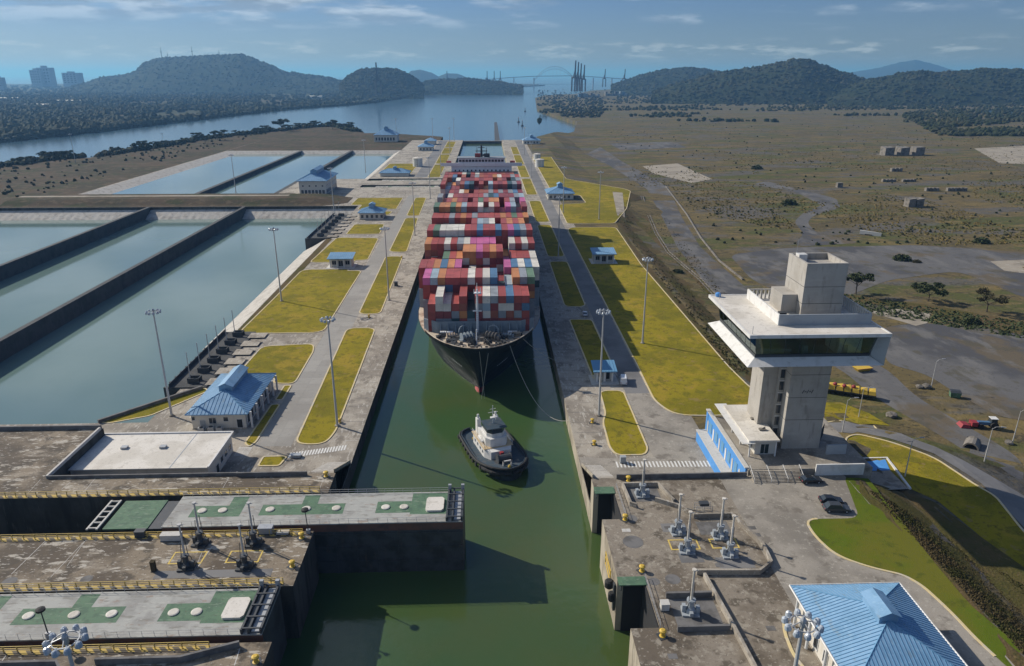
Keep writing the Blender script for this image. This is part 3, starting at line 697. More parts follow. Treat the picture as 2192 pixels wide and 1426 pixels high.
# office on the left bank
W = [('window','f',-72.2,-71.4,2.6,3.6),('door','f',-70.2,-68.8,.3,2.6,'grey_paint'),('window','f',-67.8,-66.,1.6,3.2),('window','f',-64.,-62.8,2.2,3.4),('door','f',-60.6,-59.2,.3,2.7,'dark_room')]
W += [('window','r',173.+k*3.1,174.6+k*3.1,.8,4.2) for k in range(7)]
W += [('window','l',174.+k*4.,175.6+k*4.,1.6,3.2) for k in range(5)]
off = building('office_building', 'white office with big blue hip roof and long ridge vent on left bank', 'building', -72.3, -58.3, 171.6, 196.6, 4.7, 3.4, vent=(3.6,13.,.6,-65.3,185.6), wins=W, cols=[(-56.9,y,.22) for y in (172.,177.,182.,187.,192.,196.)])
for k, (x, y) in enumerate(((-69.3,169.6),(-66.9,169.9),(-64.6,169.6))):
    a = thing('condenser_unit', ('dented grey condenser unit, leftmost of three','grey condenser unit, middle of three','grey condenser unit, rightmost of three')[k]+' at the office front', 'condenser', (x,y,0), group='condensers at the office front')
    MB().box(-.8,.8,-.5,.5,.15,1.5).build('casing', 'galvanised', a); MB().lathe([(.5,0),(.5,.06)],12,(0,0,1.5)).build('fan', 'dark_steel', a); MB().box(-.7,.7,-.4,.4,0,.15).build('base', 'quay_concrete', a)
# tall blue hall between the basins
W = [('window','f',-138+k*2.7,-136.2+k*2.7,.6,3.4) for k in range(7)]+[('window','f',-137+k*5.,-135.8+k*5.,6.,7.) for k in range(4)]+[('window','r',566+k*4.4,569+k*4.4,.6,3.6) for k in range(9)]+[('window','r',566+k*4.4,567.4+k*4.4,6.,7.2) for k in range(9)]
hall = building('lock_control_hall', 'long two storey white hall with pale blue roof between the basin rows', 'building', -139.4, -119., 563.6, 606., 10.5, 5., vent=(5.,26.,1.6), wins=W, seams=1.6, over=1.6, z=.5)
W = [('window','f',-75.5+k*3.1,-73.9+k*3.1,1.,3.) for k in range(5)]+[('window','r',464+k*3.6,466+k*3.6,1.,3.) for k in range(3)]
building('machinery_house', 'white machinery house with blue hip roof and square vent near the basin end', 'building', -76.5, -61.5, 462., 476., 4.4, 3.2, vent=(3.4,5.,1.2), wins=W, seams=1.4)
W = [('window','f',52.5+k*3.4,54.3+k*3.4,1.,3.) for k in range(5)]+[('window','l',539+k*4.,541+k*4.,1.,3.) for k in range(4)]
building('machinery_house', 'white machinery house with blue hip roof on the right bank', 'building', 51.5, 70.5, 536., 556., 4.6, 4.2, vent=(3.8,6.,1.4), wins=W, seams=1.6)
building('machinery_house', 'low blue hip roof house half hidden behind the gate recesses', 'building', -92., -66., 670., 684., 3.2, 3.4, vent=(3.,4.,1.), seams=1.8)
building('terminal_building', 'white terminal with blue roof at the far left end of the lock', 'building', -150., -118., 1030., 1054., 9.5, 7.5, vent=(5.,8.,2.), wins=[('window','f',-148+k*4.,-145.6+k*4.,2.,6.) for k in range(7)], seams=0)
building('machinery_house', 'small blue roofed house beside the far left road', 'building', -78., -60., 905., 922., 5., 4.4, vent=(4.,5.,1.4), wins=[('window','f',-76+k*4.,-74+k*4.,1.,3.4) for k in range(4)], seams=0)
building('machinery_house', 'tiny blue roofed house behind the far left road', 'building', -76., -62., 985., 1000., 5., 4., seams=0)
building('machinery_house', 'blue roofed house at the far right end of the lock', 'building', 55., 78., 990., 1006., 5., 4.4, vent=(4.,6.,1.2), wins=[('window','f',57+k*4.,59+k*4.,1.,3.4) for k in range(5)], seams=0)
for k, (x, y, s, lab) in enumerate(((59.5,739,8,'white cylindrical water tank on right lawn behind the ship bridge'),(61,800,7,'smaller white tank farther back on right lawn'),(-64.5,747,9,'white water tank beside the left road behind the ship'))):
    t = thing('water_tank', lab, 'tank', (x,y,0)); MB().lathe([(s*.55,0),(s*.55,s*.9)],20).build('shell','white_paint',t,smooth=False); MB().lathe([(s*.58,s*.9),(s*.58,s*.93),(.1,s*1.05)],20).build('lid','white_roof',t)
    lb = MB()
    for q in (-.3,.3): lb.tube((q,-s*.57,0),(q,-s*.57,s*.95),.05,.05,4)
    for q in range(8): lb.tube((-.3,-s*.57,.4+q*s*.11),(.3,-s*.57,.4+q*s*.11),.04,.04,4)
    lb.build('ladder','dark_steel',t)
# flat blue roofed kiosks
def kiosk(x0, x1, y0, y1, label, h=4.4, cols=4, m='blue_roof'):
    t = thing('kiosk', label, 'kiosk', ((x0+x1)/2,(y0+y1)/2,0), group='small blue roofed kiosks')
    MB().box(x0-1.6,x1+1.6,y0-2.,y1+.8,-.05,.14).build('slab','light_patch',t,world=True)
    MB().box(x0,x1,y0+1.2,y1,.1,h).build('wall','cream_wall',t,world=True)
    r = MB().hexa([(x0-1.,y0-1.,h),(x1+1.,y0-1.,h),(x1+1.,y1+1.,h+1.1),(x0-1.,y1+1.,h+1.1)],[(x0-1.,y0-1.,h+.3),(x1+1.,y0-1.,h+.3),(x1+1.,y1+1.,h+1.4),(x0-1.,y1+1.,h+1.4)]).build('roof',m,t,world=True)
    sb = MB(); n = int((x1-x0+2)/.9)
    for k in range(1,n):
        x = x0-1.+(x1-x0+2)*k/n; sb.hexa([(x-.05,y0-1.,h+.3),(x+.05,y0-1.,h+.3),(x+.05,y1+1.,h+1.4),(x-.05,y1+1.,h+1.4)],[(x-.05,y0-1.,h+.38),(x+.05,y0-1.,h+.38),(x+.05,y1+1.,h+1.48),(x-.05,y1+1.,h+1.48)])
    so = sb.build('roof_seams','blue_ridge',r,world=True); so['kind'] = 'stuff'
    for k in range(cols):
        x = x0+.3+(x1-x0-.6)*k/(cols-1); MB().box(x-.28,x+.28,y0,y0+.5,.1,h).build('column','white_paint',t,world=True)
    for k in range(cols-1):
        xa = x0+.9+(x1-x0-.6)*k/(cols-1); xb = xa+(x1-x0-.6)/(cols-1)-1.2
        opening(t,'door' if k == 1 else 'window','f',0,y0+1.2,xa,xb,.5 if k == 1 else 1.3,3.2,'dark_room')
    return t
kiosk(-70.5,-60.2,339,346.5,'blue roofed white kiosk with columns on the left lawn')
kiosk(58.6,68.6,344,352,'blue roofed white kiosk on the right lawn beside the asphalt road')
kiosk(38.4,43.6,198.4,203,'little guard booth with blue roof next to the parked white van', 3.6, 3, 'blue_ridge')
# flat white roofed workshop behind the platform
t = thing('workshop_building', 'low workshop with wide flat white roof beside the brown platform', 'building', (-76,152.5,0))
MB().box(-97.2,-57.8,143.6,159.4,-.2,4.7).build('wall','cream_wall',t,world=True)
r = MB().box(-97.7,-57.2,143.,160.,4.7,5.).build('roof','white_roof',t,world=True)
mb = MB(); mb.box(-97.7,-57.2,159.6,160.,5.,5.3); mb.box(-97.7,-97.3,143.,159.6,5.,5.3); mb.box(-57.6,-57.2,143.,159.6,5.,5.25); mb.build('parapet','white_paint',r,world=True)
MB().box(-66.1,-65.9,143.,159.5,5.,5.03).build('roof_joint','grey_paint',r,world=True)
for k in range(3): MB().box(-90+k*9.,-88.6+k*9.,152,153.2,5.,5.5).build('roof_hatch','galvanised',r,world=True)
opening(t,'door','r',-57.8,0,148.,149.6,.1,2.4,'dark_room')
for k in range(3): opening(t,'window','r',-57.8,0,151.+k*2.8,152.6+k*2.8,1.4,2.8)
def parapet(pts, z0, z1, w, label, m='grey_paint'):
    mb = MB(); ribbon(mb, pts, w, z0, z1, closed=False)
    return tag(mb.build('parapet_wall', m, world=True), label, 'wall', 'low concrete walls edging the platforms')
XF[0] = True
mat('dark_wall', (.16,.155,.15), .9, [(.4,(.10,.095,.09),.42,.64)])
parapet([(-98.4,150.4),(-54.,150.4)], -1.5, -.75, .35, 'long dark low wall in front of the white workshop roof', 'dark_wall')
parapet([(-54,150.4),(-54,149.8),(-37.5,149.8)], -1.5, -.45, .4, 'low concrete wall beside the left crosswalk', 'dark_wall')
parapet([(-98.4,150.4),(-98.4,175.)], -1.5, -.7, .5, 'pale low wall left of the white workshop roof', 'light_patch')
parapet([(35.6,145.7),(66.6,145.7)], -1.5, -.35, .4, 'dark low wall between the right crosswalk and the platform', 'dark_wall')
parapet([(-150,175.7),(-98.4,175.7)], -1.5, -.4, .6, 'dark coping along the back edge of the left platform', 'dark_wall')
XF[0] = False
parapet([(-99.,175.9),(-79.5,197.6)], -.5, 1.0, .7, 'dark coping along the near end of the closest basin', 'dark_wall')
XF[0] = True
parapet([(-58,92.6),(-44.5,92.6),(-36.,95.6)], -1.5, -.3, .45, 'dark low wall with yellow stripe at lower left', 'dark_wall')
parapet([(-90,92.4),(-64,92.4),(-60,88.)], -1.5, -.3, .45, 'short dark low wall with a bend at bottom left corner', 'dark_wall')

# pale pour joints and scrape lines on the stained platforms
random.seed(31); XF[0] = True
for y0, y1, n_ in ((142.6,150.2,5),(111.6,126.4,5),(88.,95.2,4)):
    for k in range(n_):
        x = random.uniform(-100,-33); w_ = random.uniform(.03,.08); a_ = y0+random.random()*(y1-y0)*.5; b_ = min(y1,a_+random.uniform(.3,1.)*(y1-y0)); sk = random.uniform(-.8,.8)
        struct(MB().hexa([(x-w_,a_,ZO),(x+w_,a_,ZO),(x+w_+sk,b_,ZO),(x-w_+sk,b_,ZO)],[(x-w_,a_,ZO+.012),(x+w_,a_,ZO+.012),(x+w_+sk,b_,ZO+.012),(x-w_+sk,b_,ZO+.012)]).build('joint_line','light_patch',world=True))
XF[0] = False
for k in range(46):
    y = 164+k*5.2+random.uniform(-1,1); x0 = random.choice((-33.4,-31.,-29.5)); struct(MB().box(x0,-27.9,y,y+.14,0,.014).build('joint_line','dark_wall' if k % 3 else 'light_patch'))
for k in range(30):
    y = 160+k*6.; struct(MB().box(28.,35.,y,y+.12,0,.014).build('joint_line','dark_wall'))
XF[0] = True
# ------------------------------------------------------------------ rolling gates
def make_gate(label, loc, group):
    t = thing('rolling_gate', label, 'lock gate', loc, group=group)
    b = MB().box(-63,0,-5.5,5.5,-16.,-1.25)
    for k in range(15): b.box(-62.6+k*4.4,-62.3+k*4.4,-5.62,-5.5,-15,-3.2)
    for z in (-4.,-7.5,-11.): b.box(-63,0,-5.7,-5.5,z,z+.35)
    b.build('body','gate_steel',t)
    MB().box(-63,.05,-5.62,-5.52,-3.1,-1.25).build('paint_band','gate_band',t)
    d = MB().box(-63,0,-5.8,5.8,-1.25,-1.).build('deck','gate_deck',t)
    g = .012
    for pl in ([(-11.5,5.2),(-3.7,5.2),(-3.7,-2.9),(-11.5,-2.9)], [(-19,2.2),(-11.52,2.2),(-11.52,-2.2),(-19,-2.2)], [(-44,1.8),(-26,1.8),(-26,-2.2),(-44,-2.2)], [(-35.6,5.2),(-32.2,5.2),(-32.2,1.82),(-35.6,1.82)], [(-58.8,1.8),(-48,1.8),(-48,-2.4),(-58.8,-2.4)], [(-51.4,5.2),(-48,5.2),(-48,1.82),(-51.4,1.82)]):
        MB().prism(pl,-1.,-1.+g).build('green_panel','gate_green',d)
    for x in (-13.,-17.,-27.7,-34.2,-42.,-52.2,-56.6):
        MB().lathe([(.95,0),(.95,.16),(.75,.24)],14,(x,-.1,-1.+g)).build('hatch','white_roof',d)
    MB().prism([(-8.2,-1.6),(-7.8,-2.2),(-4.8,-2.2),(-4.3,-1.6),(-4.3,2.4),(-4.8,3.),(-7.8,3.),(-8.2,2.4)],-1.+g,-.55).build('tank_hatch','white_roof',t)
    fr = MB()
    for x in (-3.4,-2.2,-.2): fr.box(x-.18,x+.18,-5.7,5.9,-1.,-.1)
    for y in (-5.4,-2.6,.3,3.2,5.6): fr.box(-3.4,-.2,y-.15,y+.15,-.1,.06)
    fr.build('end_frame','dark_steel',t)
    MB().box(-1.9,-.5,-5.4,5.4,-.9,-.7).build('walkway','galvanised',t)
    for x in (-3.2,-.3): MB().box(x-.35,x+.35,5.4,6.,-1.,.9).build('guide_post','galvanised',t)
    for side, yy in (('near',-5.6),('far',5.7)):
        rl = MB()
        for z in (-.45,.1): rl.tube((-62.8,yy,z),(-3.6,yy,z),.035,.035,4)
        for k in range(30): rl.tube((-62.8+k*2.04,yy,-1.),(-62.8+k*2.04,yy,.12),.035,.035,4)
        rl.build('railing','mast_paint',t)
    c = MB().prism([(-75.5,5.4),(-66.2,5.4),(-66.2,-5.2),(-75.5,-5.2)],-1.9,-1.6); c.build('green_cover','gate_green',t)
    MB().box(-66.2,-63,-5.2,5.2,-1.95,-1.75).build('joint_plate','dark_steel',t)
    ld = MB()
    for x in (-78.6,-76.6): ld.box(x-.2,x+.2,-5.4,5.5,-1.7,-1.4)
    for k in range(6): ld.box(-78.4,-76.8,-5.+k*2.,-4.7+k*2.,-1.68,-1.42)
    ld.build('guide_frame','light_patch',t)
    return t
g1 = make_gate('rolling lock gate pushed half way out across the channel', (0,135.,0), 'rolling gates of the left recesses')
XF[0] = False
copy_tree(g1, U(-33.,103.6,0), label='nearest rolling gate, drawn back into its recess at bottom left')
copy_tree(g1, (-31.,610.5,0), label='far rolling gate drawn back in its recess behind the basin hall')
copy_tree(g1, (-31.,649.5,0), label='farthest rolling gate drawn back, beyond the other far gate')

def railing(x0, x1, y, z, label, m='rail_yellow'):
    x0 = U(x0).x; x1 = U(x1).x; y = y*KH
    t = thing('handrail', label, 'railing', ((x0+x1)/2, y, z), group='yellow handrails along the gate recesses')
    L_ = x1-x0
    for h in (.35,.72,1.1): MB().tube((-L_/2,0,h),(L_/2,0,h),.055,.055,4).build('rail',m,t)
    n = int(L_/2.); p0 = MB().box(-.06,.06,-.06,.06,0,1.1).build('post',m,t)
    for k in range(n+1):
        o = p0 if k == 0 else p0.copy()
        if k: COL.objects.link(o)
        o.location = (-L_/2+k*L_/n,0,0)
    MB().box(-L_/2,L_/2,-.55,.45,0,.03).build('banded_strip','yellow_dark_bands',t)
railing(-110,-33,142.7,ZB,'yellow handrail along the far recess, in front of the workshop')
railing(-110,-33,126.6,ZB,'yellow handrail on the near side of the opened gate')
railing(-100,-33,111.3,ZB,'yellow handrail on the far side of the nearest gate')
railing(-90,-41,95.6,ZB,'yellow handrail on the near side of the nearest gate')

# ------------------------------------------------------------------ valve lifting gear
def make_actuator(h, m_rod, m_base, rr=.30):
    t = thing('valve_actuator','x','actuator')
    MB().box(-1.5,1.5,-1.3,1.3,0,.35).build('base_plate',m_base,t)
    y = MB(); y.lathe([(1.0,.35),(1.0,.9),(.55,1.3),(.55,2.5),(.8,2.6),(.8,2.9)],12); y.box(-1.5,-.9,-.4,.4,.3,1.7); y.box(.9,1.6,-.5,.5,.3,1.4); y.box(-.3,.3,-1.6,-.9,.3,1.1); y.build('yoke',m_base,t)
    MB().lathe([(rr,2.9),(rr,h*.72),(rr*.85,h*.73),(rr*.85,h)],10).build('cylinder',m_rod,t)
    c = MB().lathe([(.40,h),(.40,h+.25)],10); c.tube((0,0,h),(.75,0,h+.05),.1,.1,6); c.build('head',m_rod,t)
    p = MB(); p.path([(.9,.5,.3),(.9,.6,1.8),(.45,.4,2.6),(.4,.3,h*.7)],.07,4); p.path([(-.9,-.5,.3),(-.5,-.5,2.2),(-.36,-.1,h*.6)],.07,4); p.build('hose','dark_steel',t)
    return t
def put(t0, used, loc, rz, label, group):
    if not used[0]:
        used[0] = True; t0.location = loc; t0.rotation_euler = (0,0,rz); t0['label'] = label; t0['group'] = group; return t0
    return copy_tree(t0, loc, rz, label, group)
XF[0] = True
aR = make_actuator(9.0,'white_roof','grey_paint',.23); uR = [False]; aL = make_actuator(9.6,'mast_paint','dark_steel',.19); uL = [False]
for x, y, lab in ((44.7,124.4,'back left of the four in the walled yard'),(45.,118.2,'front left of the four in the walled yard'),(53.,122.6,'back right of the four in the walled yard'),(53.1,116.6,'front right of the four in the walled yard'),(40.2,138.5,'alone in the pit below the crosswalk'),(41.,101.,'alone in the pit near the bottom right')):
    put(aR,uR,U(x,y,ZO),random.uniform(-.2,.2),'tall pale valve actuator, '+lab,'pale valve actuators on the right platform')
for x, y, lab in ((-52.8,123.8,'back left'),(-42.,123.4,'back right'),(-52.8,116.5,'front left'),(-41.5,116.1,'front right')):
    put(aL,uL,U(x,y,ZO),random.uniform(-.2,.2),'dark valve actuator with thin tall rod, %s of four on the brown platform' % lab,'dark valve actuators on the left platform')
def frame_mark(x0,x1,y0,y1,z,w=.3,label=''):
    mb = MB().box(x0,x1,y0,y0+w,z,z+.02).box(x0,x1,y1-w,y1,z,z+.02).box(x0,x0+w,y0+w,y1-w,z,z+.02).box(x1-w,x1,y0+w,y1-w,z,z+.02)
    return struct(mb.build('painted_frame','yellow_line',world=True))
for x0,x1,y0,y1 in ((42.,48.,118.6,122.),(50.4,56.,118.8,122.),(-57,-50.5,117.6,121.4),(-46,-39.5,117.6,121.4)): frame_mark(x0,x1,y0,y1,ZO+.01)
for (x0,x1,y0,y1,m) in ((41.8,47.,124.6,127.6,'asphalt'),(43.,47.6,114.6,117.8,'asphalt'),(49.4,56.,123.4,128.,'dark_wall'),(50.,57.,112.6,116.,'asphalt'),(-58,-36,113.4,115.6,'asphalt')):
    struct(MB().box(x0,x1,y0,y1,ZO,ZO+.02).build('cover_slab',m,world=True))
# low kerb walls of the yards on the right platform
def yardwall(pts, label, h=1.1, w=.5, m='quay_concrete'):
    mb = MB(); ribbon(mb, pts, w, ZO, ZO+h, closed=False); tag(mb.build('yard_wall',m,world=True),label,'wall','low walls around valve yards')
yardwall([(42.6,136.),(47.2,133.),(49.5,129.4),(57.6,129.4),(60.6,119.),(60.2,113.4),(57.,110.8),(45.,111.2)], 'low concrete wall wrapping the yard of four actuators')
yardwall([(36.4,142.),(36.8,134.4),(38.,133.6)], 'left side wall of the pit below the crosswalk')
yardwall([(36.4,142.2),(44.6,142.2),(46.6,135.)], 'back and right wall of the pit below the crosswalk')
yardwall([(46.2,110.2),(47.2,98.),(47.8,88.),(48.4,70.)], 'long low wall running towards the bottom edge on the right')
yardwall([(37.6,105.),(46.,105.)], 'dark back wall of the lower right pit', m='dark_wall')
yardwall([(37.6,96.6),(46.6,96.6)], 'dark front wall of the lower right pit', m='dark_wall')
for x0,x1,y0,y1 in ((37.,44.2,136.,141.8),(38.,46.,97.,104.6)): struct(MB().box(x0,x1,y0,y1,ZO,ZO+.02).build('pit_floor','dark_wall',world=True))
XF[0] = False
# trench walls and intakes on the basin side
def intake(y0, y1, x0, x1, label, poles):
    t = thing('intake_gate', label, 'intake', ((x0+x1)/2,(y0+y1)/2,0))
    b = MB().box(x0,x1,y0,y1,-9.,.4); n = int((y1-y0)/4)
    b.build('pier','basin_wall',t,world=True)
    for k in range(n):
        ya = y0+(y1-y0)*k/n; MB().box(x0-1.2,x0-.02,ya+.3,ya+1.1,-9.,.2).build('buttress','basin_wall',t,world=True)
    MB().box(x0+.6,x0+.75,y0,y1,.4,1.5).build('rail_panel','dark_steel',t,world=True)
    for k in range(poles):
        ya = y0+(y1-y0)*(k+.5)/poles; xa = x0+5.5
        g = MB().tube((xa,ya,.4),(xa,ya,10.),.16,.12,6); g.build('rod','mast_paint',t,world=True)
        q = MB().box(xa-.5,xa+3.,ya-1.3,ya-1.1,.4,2.).box(xa-.5,xa+3.,ya+1.1,ya+1.3,.4,2.).box(xa-.5,xa-.3,ya-1.3,ya+1.3,1.8,2.05).box(xa+2.8,xa+3.,ya-1.3,ya+1.3,1.8,2.05).box(xa+.5,xa+2.,ya-.6,ya+.6,.4,1.2); q.build('hoist_frame','dark_steel',t,world=True)
        MB().box(xa+5.,xa+11.,ya-2.6,ya+2.6,.4,.46).build('pad','quay_concrete',t,world=True)
intake(198,247,-90,-78.5,'dark intake pier with six hoists between office and near basin',6)
intake(405,478,-97,-84,'dark intake pier with hoists at the far corner of the near basin',7)
# ------------------------------------------------------------------ light masts
def make_mast(lights=10, h=30., full=True):
    t = thing('light_mast','x','light mast')
    MB().lathe([(.38,0),(.34,1.),(.17,h)],8).build('pole','mast_paint',t)
    MB().lathe([(.7,0),(.7,.35)],8).build('footing','quay_concrete',t)
    r = MB()
    for k in range(16):
        a, b = 2*math.pi*k/16, 2*math.pi*(k+1)/16; r.tube((1.2*math.cos(a),1.2*math.sin(a),h),(1.2*math.cos(b),1.2*math.sin(b),h),.08,.08,4)
    for k in range(4):
        a = math.pi*k/2; r.tube((0,0,h+.4),(1.2*math.cos(a),1.2*math.sin(a),h),.06,.06,4)
    r.lathe([(.3,-.3),(.3,.5),(.1,.9)],8,(0,0,h)); r.build('ring','galvanised',t)
    l0 = MB(); l0.lathe([(.10,.42),(.26,.3),(.36,-.1),(.36,-.18),(.24,-.2)],10).tube((-.45,0,.3),(0,0,.3),.06,.06,4)
    l0 = l0.build('floodlight','lamp_glass',t)
    for k in range(lights):
        o = l0 if k == 0 else l0.copy()
        if k: COL.objects.link(o)
        a = 2*math.pi*k/lights; o.location = (1.65*math.cos(a),1.65*math.sin(a),h-.1); o.rotation_euler = (0,.25,a)
    return t
lm = make_mast(); ul = [False]; lf = make_mast(6); uf = [False]
for x, y, lab in ((-81.2,179.8,'on the small lawn left of the white office'),(-34.6,172.1,'on the lawn strip opposite the white office'),(-79.4,285.2,'at the basin edge of the big left lawn'),(-35.2,285.,'on the left lawn strip beside the ship bow'),(35.9,175.8,'on the right lawn strip beside the tug'),(59.4,231.2,'in the middle of the big right lawn'),(-35.,56.,'at the bottom left corner, seen from above'),(36.7,55.7,'at the bottom right beside the blue hip roof')):
    put(lm,ul,(x,y,0. if y > 150 else ZB),0.3*random.random(),'tall light mast '+lab,'tall light masts')
for x, y, lab in ((-36.4,412.4,'on the left strip amidships of the ship'),(-37.1,544.4,'on the left strip near the ship bridge'),(-97.,483.,'at the far corner of the near basin'),(42.3,359.5,'on the right strip amidships'),(57.4,482.7,'on the right near the machinery house'),(77.9,457.1,'on the upper right lawn beside the path'),(-110.,700.,'beside the right basin of the back row'),(-190.,569.,'on the berm in front of the back row of basins'),(-37.,680.,'on left strip behind the ship bridge'),(46.,660.,'on the right strip behind the ship bridge'),(-37.,860.,'far away on the left strip'),(50.,860.,'far away on the right strip'),(-120.,1040.,'beside the terminal with blue roof'),(-70.,1046.,'at the far left end of the lock'),(-40.,1048.,'left of the outermost gate'),(-430.,790.,'on the dry shore left, nearer one'),(-430.,1010.,'on the dry shore left, farther one')):
    put(lf,uf,(x,y,zl2(x,y) if x < -340 else 0.),0.3*random.random(),'distant light mast '+lab,'distant light masts')
# short dark lamps on the gates
def short_lamp(x, y, z, label):
    XF[0] = True
    t = thing('gate_lamp', label, 'lamp', (x,y,z), group='dark lamps on the gates')
    MB().tube((0,0,0),(-.2,0,5.4),.12,.09,6).build('pole','dark_steel',t); MB().lathe([(.2,0),(.75,.15),(.75,.5),(.2,.7)],12,(-.2,0,5.3)).build('head','rubber',t); MB().box(-.4,.4,-.3,.3,0,.9).build('cabinet','galvanised',t)
    XF[0] = False
short_lamp(-31.9,126.8,ZO,'dark round lamp at the near corner of the opened gate'); short_lamp(-68.6,98.4,-1.,'dark lamp pole standing on the nearest gate')
# ------------------------------------------------------------------ bollards and small kit
def make_bollard():
    t = thing('mooring_bollard','x','bollard'); MB().lathe([(.5,0),(.5,.12),(.32,.2),(.30,.75),(.55,.9),(.55,1.1),(.3,1.25)],12).build('post','yellow_paint',t,smooth=False); MB().box(-.75,.75,-.75,.75,0,.06).build('base','dark_steel',t); return t
bo = make_bollard(); ub = [False]
BL = [(1345,1030,ZB,'right bank, just below the crosswalk wall'),(1338,1113,ZB,'right bank, beside the upper gate recess'),(1374,1223,ZB,'right bank, above the lower gate recess'),(1418,1362,ZB,'right bank, closest to the bottom edge'),(646,1152,ZB,'left platform corner beside the opened gate'),(626,1213,ZB,'left platform, near the wall edge'),(548,1418,ZB,'left platform, at the bottom edge'),(698,1020,ZB,'left platform, below the crosswalk'),(1272,952,0,'right quay, beside the tug'),(1268,905,0,'right quay, at the lawn corner beside the light mast'),(790,680,0,'left quay, between two lawn strips'),(727,905,0,'left quay, near the light mast foot'),(860,553,0,'left quay, beside the bow containers')]
for px, py, z, lab in BL:
    p = G(px,py,z); put(bo,ub,(p.x,p.y,z),random.random()*3,'yellow mooring bollard, '+lab,'yellow mooring bollards')
def box_thing(name, label, cat, px, py, z, lx, ly, h, m, rz=0., lid=None, group=None):
    p = G(px,py,z) if not isinstance(px, tuple) else Vector((*px, z))
    t = thing(name,label,cat,(p.x,p.y,z),rz,group)
    MB().box(-lx/2,lx/2,-ly/2,ly/2,.12,h).build('body',m,t); MB().box(-lx/2-.08,lx/2+.08,-ly/2-.08,ly/2+.08,0,.12).build('base','dark_steel',t)
    MB().box(-lx/2-.06,lx/2+.06,-ly/2-.06,ly/2+.06,h,h+.1).build('lid',lid or m,t); return t
box_thing('equipment_box','grey box on the left crosswalk kerb','box',(-41.4,155.9),0,0,2.2,1.2,.7,'grey_paint')
box_thing('equipment_box','dark cabinet on the left quay between lawn strips','box',848,612,0,1.4,1.6,1.8,'dark_steel')
box_thing('equipment_box','grey cabinet standing on the right crosswalk','box',1333,990,0,1.3,1.,1.6,'grey_paint')
box_thing('equipment_box','white kit box on the brown left platform by the handrail','box',368,1155,ZB,3.6,1.3,1.2,'light_patch')
box_thing('equipment_box','grey machine box right of the left actuators','box',570,1140,ZB,2.6,1.4,1.3,'galvanised')
box_thing('equipment_box','pale crate beside the opened gate','box',606,1143,ZB,2.2,.8,.5,'light_patch')
box_thing('equipment_box','low white bin at the pit of the lower right actuator','box',1422,1304,ZB,1.3,1.2,1.3,'light_patch')
box_thing('equipment_box','brown post cabinet on the left platform','box',330,1222,ZB,.7,.7,1.9,'brown_earth')
box_thing('equipment_box','dark junction box at the gate recess edge','box',302,1148,ZB,1.8,1.1,1.2,'dark_steel')
p = G(1505,1095,ZB)
t = thing('scaffold_rack','small galvanised rack behind the actuator yard','rack',(p.x,p.y,ZB)); r = MB()
for x in (-1.6,0,1.6):
    for y in (-.7,.7): r.tube((x,y,0),(x,y,1.6),.05,.05,4)
for z in (.5,1.1,1.6):
    for y in (-.7,.7): r.tube((-1.6,y,z),(1.6,y,z),.04,.04,4)
r.build('frame','galvanised',t); MB().box(-.9,.9,-.6,.6,1.6,2.1).build('load','dark_steel',t)
# wall ladder with lifebuoy hanging on the right wall, recess covers and wall rubbers
XF[0] = True
for y0, y1, lab in ((122.,113.,'upper'),(106.,100.,'lower')):
    t = thing('wall_fender','%s fender with black rubber on the right lock wall' % ('upper yellow framed' if lab == 'upper' else 'lower narrow'),'fender',(29.6,(y0+y1)/2 if lab == 'upper' else 111.5,-4.5))
    f = MB()
    if lab == 'upper':
        for y in (-3.,3.): f.tube((-.4,y,-1.4),(-.4,y,1.6),.1,.1,5)
        for z in (-1.,.4,1.4): f.tube((-.4,-3.,z),(-.4,3.,z),.09,.09,5)
        f.build('frame','yellow_paint',t); MB().lathe([(.6,-.9),(.9,-.6),(.9,.6),(.6,.9)],12,(-.7,-3.6,-1.)).build('rubber_drum','rubber',t)
    else:
        f.box(-.35,.0,-.5,.5,-5.,1.); f.build('frame','dark_steel',t); MB().lathe([(.5,-1.),(.7,-.7),(.7,.7),(.5,1.)],10,(-.6,0,-2.)).build('rubber_drum','rubber',t)
for (x0,x1,y0,y1,lab) in ((29.7,34.3,139.4,142.2,'green cover plate over the upper gate recess'),(29.7,34.9,108.4,110.8,'green cover plate over the lower gate recess')):
    t = thing('recess_cover',lab,'cover',((x0+x1)/2,(y0+y1)/2,ZO)); MB().box(x0,x1,y0,y1,ZO-.1,ZO+.12).build('plate','gate_green',t,world=True); MB().box(x0+.3,x0+.5,y0,y1,ZO-1.2,ZO-.1).build('bracket','dark_steel',t,world=True)
for y0,y1 in ((129.5,142.),(97.5,110.5)):
    r = MB()
    for k in range(6): r.tube((34.9,y0+k*(y1-y0)/5,ZO),(34.9,y0+k*(y1-y0)/5,ZO+1.1),.05,.05,4)
    for z in (.5,1.05): r.tube((34.9,y0,ZO+z),(34.9,y1,ZO+z),.04,.04,4)
    tag(r.build('recess_railing','galvanised',world=True),'thin grey railing beside the %s gate recess on the right' % ('upper' if y0 > 120 else 'lower'),'railing')
XF[0] = False
